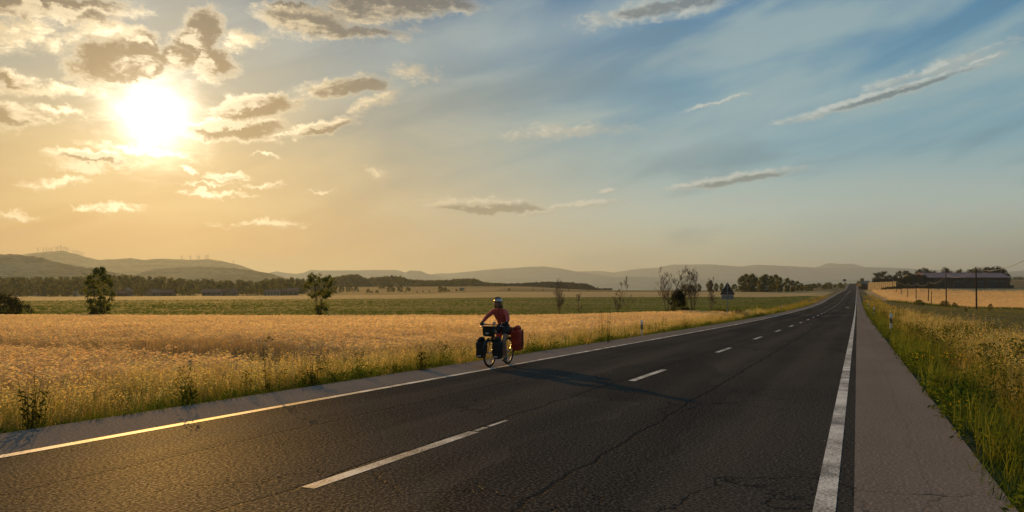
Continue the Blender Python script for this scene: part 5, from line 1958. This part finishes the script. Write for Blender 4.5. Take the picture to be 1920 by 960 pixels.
mb.tube([(.40, -.10, .565), (.37, -.10, .72), (.37, .10, .72), (.40, .10, .565)], .006, 6)
mb.build('front_rack', M_BLACK, bike, smooth=True)
MB().ball((-.765, 0, .70), (.018, .035, .025), 2).build('rear_light', M_SIGNR, bike, smooth=True)


def soft_bag(name, c, size, m, taper=.85, bulge=.18, seed=1, parent=None):
    """a filled cloth bag: rounded box, wider at the top, slightly lumpy"""
    bm = bmesh.new()
    bmesh.ops.create_cube(bm, size=2)
    bmesh.ops.subdivide_edges(bm, edges=bm.edges[:], cuts=7, use_grid_fill=True)
    r = random.Random(seed)
    ph = [r.uniform(0, 6.28) for _ in range(6)]
    for v in bm.verts:
        p = v.co.copy()
        q = Vector((p.x, p.y, p.z))
        n4 = (abs(q.x) ** 5 + abs(q.y) ** 5 + abs(q.z) ** 5) ** .2
        q = q / max(n4, .001)
        k = taper + (1 - taper) * (q.z + 1) / 2
        q.x *= k
        q.y *= k
        lump = 1 + bulge * .25 * (math.sin(q.z * 4 + ph[0]) * math.sin(q.x * 3 + ph[1]) + .6 * math.sin(q.y * 5 + q.z * 3 + ph[2]))
        v.co = Vector((c[0] + q.x * size[0] / 2 * lump, c[1] + q.y * size[1] / 2 * lump, c[2] + q.z * size[2] / 2))
    bm.verts.index_update()
    mb = MB()
    mb.add([v.co for v in bm.verts], [[v.index for v in f.verts] for f in bm.faces])
    bm.free()
    return mb.build(name, m, parent, smooth=True)


def pannier(label, c, size, m, seed, sg, roll=True, patch=True, front=True):
    e = root('front_pannier' if front else 'rear_pannier', label, 'pannier bag')
    soft_bag('bag_body', c, size, m, .86, .2, seed, e)
    zt = c[2] + size[2] / 2
    if roll:
        mb = MB()
        mb.tube([(c[0] - size[0] * .46, c[1], zt + .02), (c[0] - size[0] * .2, c[1], zt + .045), (c[0] + size[0] * .2, c[1], zt + .045), (c[0] + size[0] * .46, c[1], zt + .02)], [.045, .065, .065, .045], 12)
        mb.build('rolled_top', m, e, smooth=True)
    mb = MB()
    yo = c[1] + sg * (size[1] / 2 + .004)
    mb.box(c[0] - .018, c[0] + .018, min(yo, yo + sg * .008), max(yo, yo + sg * .008), c[2] - size[2] * .42, zt + .02)
    mb.build('strap', M_BLACK, e)
    if patch:
        xo = c[0] + size[0] / 2 * .88
        MB().box(xo, xo + .012, c[1] - .055, c[1] + .055, c[2] - size[2] * .40, c[2] - size[2] * .33, .003).build('reflective_patch', M_REFT, e)
    return e


pannier('black front pannier with rolled top on the grass side of the bicycle', (.52, -.235, .43), (.28, .24, .42), M_BAGB, 3, -1)
pannier('black front pannier on the road side of the bicycle, half hiding its rear wheel', (.52, .215, .43), (.28, .23, .44), M_BAGB, 4, 1)
e = pannier('bulky red rear pannier on the road side of the bicycle', (-.56, .255, .63), (.34, .29, .54), M_BAGR, 5, 1, True, False, False)
e = pannier('red rear pannier on the grass side, hidden behind the rider', (-.56, -.215, .60), (.30, .19, .46), M_BAGR, 6, -1, True, False, False)
e = root('handlebar_bag', 'boxy dark green handlebar bag with a pale patch on its front', 'handlebar bag')
soft_bag('bag_body', (.535, -.03, .885), (.19, .30, .25), M_BAGG, .9, .12, 7, e)
MB().box(.425, .65, -.19, .13, .985, 1.012, .012).build('lid', M_BAGB, e)
MB().box(.632, .640, -.06, .02, .82, .86, .003).build('reflective_patch', M_REFT, e)
MB().box(.632, .640, -.13, .07, .915, .925, .002).build('zip', M_BLACK, e)
e = root('rack_roll', 'dark red bundle strapped across the rear rack behind the rider', 'rack bag')
mb = MB().tube([(-.60, -.24, .86), (-.60, -.21, .865), (-.60, .24, .865), (-.60, .28, .86)], [.07, .10, .10, .07], 16).build('bundle', simple_mat('dark_red_cloth', (.12, .018, .015), .75, var=.3), e, smooth=True)
for yy in (-.12, .14):
    MB().torus((-.60, yy, .865), .103, .008, seg=24, ring=6, sx=1.6).build('strap', M_BLACK, e, smooth=True)


# the rider
def skin_mesh(name, nodes, edges, m, parent, lev=2, root_i=0):
    me = bpy.data.meshes.new(name)
    me.from_pydata([n[0] for n in nodes], edges, [])
    o = bpy.data.objects.new(name, me)
    C.objects.link(o)
    md = o.modifiers.new('skin', 'SKIN')
    md.use_smooth_shade = True
    for i, n in enumerate(nodes):
        r = n[1]
        me.skin_vertices[0].data[i].radius = r if hasattr(r, '__len__') else (r, r)
        me.skin_vertices[0].data[i].use_root = (i == root_i)
    ss = o.modifiers.new('sub', 'SUBSURF')
    ss.levels = lev
    ss.render_levels = lev
    dg = bpy.context.evaluated_depsgraph_get()
    em = bpy.data.meshes.new_from_object(o.evaluated_get(dg))
    bpy.data.objects.remove(o)
    em.materials.clear()
    em.materials.append(m)
    for p in em.polygons:
        p.use_smooth = True
    em.name = name
    return link(name, em, parent)


rider = root('person', 'cyclist in a coral red jacket, shorts and a pale helmet riding the loaded bicycle', 'person')
HIP = Vector((-.27, 0, 1.02))
CH = Vector((-.06, 0, 1.30))
NK = Vector((.015, 0, 1.445))
HD = Vector((.065, 0, 1.575))
SHL, SHR = Vector((-.025, .175, 1.385)), Vector((-.025, -.175, 1.385))
ELL, ELR = Vector((.12, .30, 1.20)), Vector((.13, -.295, 1.225))
WRL, WRR = Vector((.285, .345, BAR_Z + .045)), Vector((.285, -.345, BAR_Z + .045))
KL, AL = Vector((.015, .135, .63)), Vector((-.10, .135, .235))
KR, AR = Vector((.17, -.125, .80)), Vector((-.115, -.135, .54))
nodes = [(HIP + Vector((0, 0, -.03)), (.085, .07)), (HIP.lerp(CH, .5), (.075, .06)), (CH + Vector((-.02, 0, 0)), (.08, .065)), (NK, .052), (HD + Vector((-.02, 0, -.06)), .055),
         (SHL, .038), (ELL, .034), (WRL, .028), (SHR, .038), (ELR, .034), (WRR, .028),
         (HIP + Vector((.02, .09, -.08)), .075), (KL, .062), (KL.lerp(AL, .35) + Vector((-.02, 0, 0)), .060), (AL, .038),
         (HIP + Vector((.02, -.09, -.08)), .075), (KR, .062), (KR.lerp(AR, .35) + Vector((-.02, 0, 0)), .060), (AR, .038),
         (AL + Vector((.06, .005, -.075)), .036), (AL + Vector((.17, .01, -.085)), .028), (AR + Vector((.06, -.005, -.07)), .036), (AR + Vector((.17, -.01, -.075)), .028)]
edges = [(0, 1), (1, 2), (2, 3), (3, 4), (2, 5), (5, 6), (6, 7), (2, 8), (8, 9), (9, 10), (0, 11), (11, 12), (12, 13), (13, 14), (0, 15), (15, 16), (16, 17), (17, 18), (14, 19), (19, 20), (18, 21), (21, 22)]
body = skin_mesh('body_skin', nodes, edges, M_SKIN, rider)
# head with a face, joined into the same body mesh
bm = bmesh.new()
bm.from_mesh(body.data)
hb = bmesh.new()
bmesh.ops.create_uvsphere(hb, u_segments=24, v_segments=18, radius=1)
for v in hb.verts:
    p = v.co.copy()
    x_, y_, z_ = p.x * .095, p.y * .074, p.z * .118
    if z_ < -.01:
        k = 1 - .38 * min(1, (-z_ - .01) / .105)
        y_ *= k
        x_ = x_ * (k if x_ < 0 else (1 - .12 * min(1, (-z_ - .01) / .105)))
    if x_ > .04:
        if abs(y_) < .017 and -.045 < z_ < .022:                      # nose
            x_ += .026 * (1 - abs(y_) / .017) * min(1, (.022 - z_) / .05)
        if -.072 < z_ < -.056 and abs(y_) < .026:                     # mouth line and lips
            x_ -= .004
        if -.08 < z_ < -.074 and abs(y_) < .022:
            x_ += .004
        if .008 < z_ < .03 and .016 < abs(y_) < .048:                 # eye sockets
            x_ -= .009
        if .032 < z_ < .05:
            x_ += .003
    v.co = HD + Vector((x_, y_, z_))
for sg in (-1, 1):
    eb = bmesh.ops.create_icosphere(hb, subdivisions=2, radius=1)
    for v in eb['verts']:
        v.co = HD + Vector((-.005 + v.co.x * .018, sg * (.076 + v.co.y * .008), -.005 + v.co.z * .032))
tmp = bpy.data.meshes.new('tmp')
hb.to_mesh(tmp)
bm.from_mesh(tmp)
for f in bm.faces:
    f.smooth = True
bm.to_mesh(body.data)
bm.free()
hb.free()
mb = MB()
for sg in (-1, 1):
    mb.ball(HD + Vector((.082, sg * .033, .016)), (.012, .026, .018), 2)
    mb.tube([HD + Vector((.085, sg * .055, .022)), HD + Vector((0, sg * .079, .02))], .003, 5)
mb.tube([HD + Vector((.094, -.012, .02)), HD + Vector((.094, .012, .02))], .004, 5)
mb.build('sunglasses', M_EYE, rider, smooth=True)
jn = [(HIP + Vector((-.025, 0, -.06)), (.170, .13)), (HIP.lerp(CH, .5), (.135, .110)), (CH, (.145, .115)), (NK + Vector((-.02, 0, -.03)), .082), (NK + Vector((-.01, 0, .03)), .070),
      (SHL, .075), (SHL.lerp(ELL, .5), .062), (ELL, .055), (WRL + Vector((-.03, 0, .012)), .042), (SHR, .075), (SHR.lerp(ELR, .5), .062), (ELR, .055), (WRR + Vector((-.03, 0, .012)), .042)]
je = [(0, 1), (1, 2), (2, 3), (3, 4), (2, 5), (5, 6), (6, 7), (7, 8), (2, 9), (9, 10), (10, 11), (11, 12)]
jk = skin_mesh('jacket', jn, je, M_JACK, rider)
MB().tube([CH + Vector((.118, 0, .10)), CH + Vector((.118, 0, -.02)), HIP.lerp(CH, .45) + Vector((.112, 0, .0)), HIP + Vector((.12, 0, 0))], .006, 6).build('zip', M_BLACK, jk, smooth=True)
mb = MB()
pts = []
for k in range(11):
    a = -2.3 + 4.6 * k / 10
    pts.append(NK + Vector((-.005 + .070 * math.cos(a + PI), .080 * math.sin(a + PI), .045 - .012 * math.cos(a + PI))))
mb.tube(pts, [.020] + [.032] * 9 + [.020], 8)
mb.build('hood', simple_mat('dark_hood_lining', (.05, .025, .028), .8), jk, smooth=True)
sn = [(HIP + Vector((-.02, 0, -.05)), (.145, .115)), (HIP + Vector((.02, .092, -.06)), .118), (HIP.lerp(KL, .62) + Vector((.02, .03, 0)), .092), (HIP + Vector((.02, -.092, -.06)), .118), (HIP.lerp(KR, .7) + Vector((.0, -.03, .0)), .095), (HIP + Vector((.015, 0, .05)), (.135, .105)), (HIP + Vector((.04, 0, .12)), (.12, .095))]
skin_mesh('shorts', sn, [(0, 1), (1, 2), (0, 3), (3, 4), (0, 5), (5, 6)], M_SHORT, rider)
for sg, W in ((1, WRL), (-1, WRR)):
    # glove: palm on the grip, four unequal fingers curled round it, thumb beneath
    mb = MB()
    gx, gy, gzz = .332, sg * .315, BAR_Z + .009
    g = mb
    g.ball((gx - .012, gy, gzz + .028), (.042, .047, .022), 3)
    g.tube([W + Vector((-.02, 0, .008)), W + Vector((.01, -sg * .008, 0)), (gx - .02, gy, gzz + .028)], [.040, .036, .034], 12)
    for k, (ln, rr) in enumerate(((.92, .0115), (1.0, .012), (.96, .0115), (.8, .010))):
        yy = gy + sg * (-.033 + .022 * k)
        q = [(gx + .012, yy, gzz + .034), (gx + .036 * ln, yy, gzz + .024), (gx + .040 * ln, yy, gzz - .006), (gx + .022 * ln, yy, gzz - .026), (gx + .002, yy, gzz - .027)]
        g.tube(q, [rr * 1.1, rr, rr, rr * .9, rr * .7], 8)
    g.tube([(gx - .025, gy - sg * .035, gzz + .018), (gx - .024, gy - sg * .052, gzz - .002), (gx - .004, gy - sg * .058, gzz - .024), (gx + .012, gy - sg * .052, gzz - .026)], [.015, .013, .012, .009], 8)
    g.build('glove', M_GLOVE, rider, smooth=True)
for A, sg in ((AL, 1), (AR, -1)):
    sh = [(A + Vector((-.035, 0, -.045)), .045), (A + Vector((.03, sg * .003, -.055)), (.046, .044)), (A + Vector((.11, sg * .008, -.078)), (.046, .034)), (A + Vector((.185, sg * .01, -.085)), (.038, .024)), (A + Vector((-.005, 0, .02)), .043)]
    s_ = skin_mesh('shoe', sh, [(0, 1), (1, 2), (2, 3), (0, 4)], M_SHOE, rider)
hm_ = MB()
bmh = bmesh.new()
bmesh.ops.create_uvsphere(bmh, u_segments=28, v_segments=16, radius=1)
bmesh.ops.delete(bmh, geom=[v for v in bmh.verts if v.co.z < -.12], context='VERTS')
for v in bmh.verts:
    x_, y_, z_ = v.co
    groove = 1 - .06 * max(0, math.cos(math.atan2(y_, x_ + .2) * 7)) * max(0, min(1, z_ * 1.6))
    v.co = HD + Vector((-.005 + x_ * .132 * groove, y_ * .104 * groove, .045 + z_ * .108 * groove + (.012 if x_ > .6 and z_ < .1 else 0)))
bmh.verts.index_update()
hm_.add([v.co for v in bmh.verts], [[v.index for v in f.verts] for f in bmh.faces])
bmh.free()
helm = hm_.build('helmet', M_HELM, rider, smooth=True)
sol = helm.modifiers.new('thick', 'SOLIDIFY')
sol.thickness = .018
mb = MB()
for k in range(-2, 3):
    yy = k * .036
    hh = math.sqrt(max(.01, 1 - (yy / .104) ** 2))
    mb.tube([HD + Vector((.115 * hh, yy, .095)), HD + Vector((.075 * hh, yy * .95, .045 + .105 * hh)), HD + Vector((0, yy * .9, .048 + .112 * hh)), HD + Vector((-.08 * hh, yy * .9, .045 + .095 * hh))], [.006, .012, .012, .006], 6)
mb.build('vents', M_HELMD, helm, smooth=True)
mb = MB()
for sg in (-1, 1):
    mb.tube([HD + Vector((.0, sg * .092, .04)), HD + Vector((.02, sg * .075, -.06)), HD + Vector((.045, sg * .02, -.125))], .005, 5)
mb.build('chin_strap', M_BLACK, helm, smooth=True)
rng_h = random.Random(5)
mb = MB()
for k in range(46):
    a = rng_h.uniform(1.15, 2 * PI - 1.15)
    p0 = HD + Vector((-.005 + .090 * math.cos(a), .084 * math.sin(a), .04))
    p1 = HD + Vector((-.02 + .100 * math.cos(a), .094 * math.sin(a), -.04))
    p2 = HD + Vector((-.035 + .105 * math.cos(a), .105 * math.sin(a), -.11 + .035 - rng_h.uniform(0, .03)))
    mb.tube([p0, p1, p2], [.014, .016, .006], 6)
mb.build('hair', M_HAIR, rider, smooth=True)

# ------------------------------------------------------------------ haze
hm, HN, hout = mat('haze_air')
pv = HN.n('ShaderNodeVolumePrincipled')
pv.inputs['Color'].default_value = (0.40, 0.50, 0.64, 1)
pv.inputs['Density'].default_value = 1.0e-4
pv.inputs['Anisotropy'].default_value = 0.40
HN.t.links.new(pv.outputs[0], hout.inputs['Volume'])
tag(MB().box(-26000, 26000, -26000, 26000, -60, 690).build('haze', hm), kind='stuff')
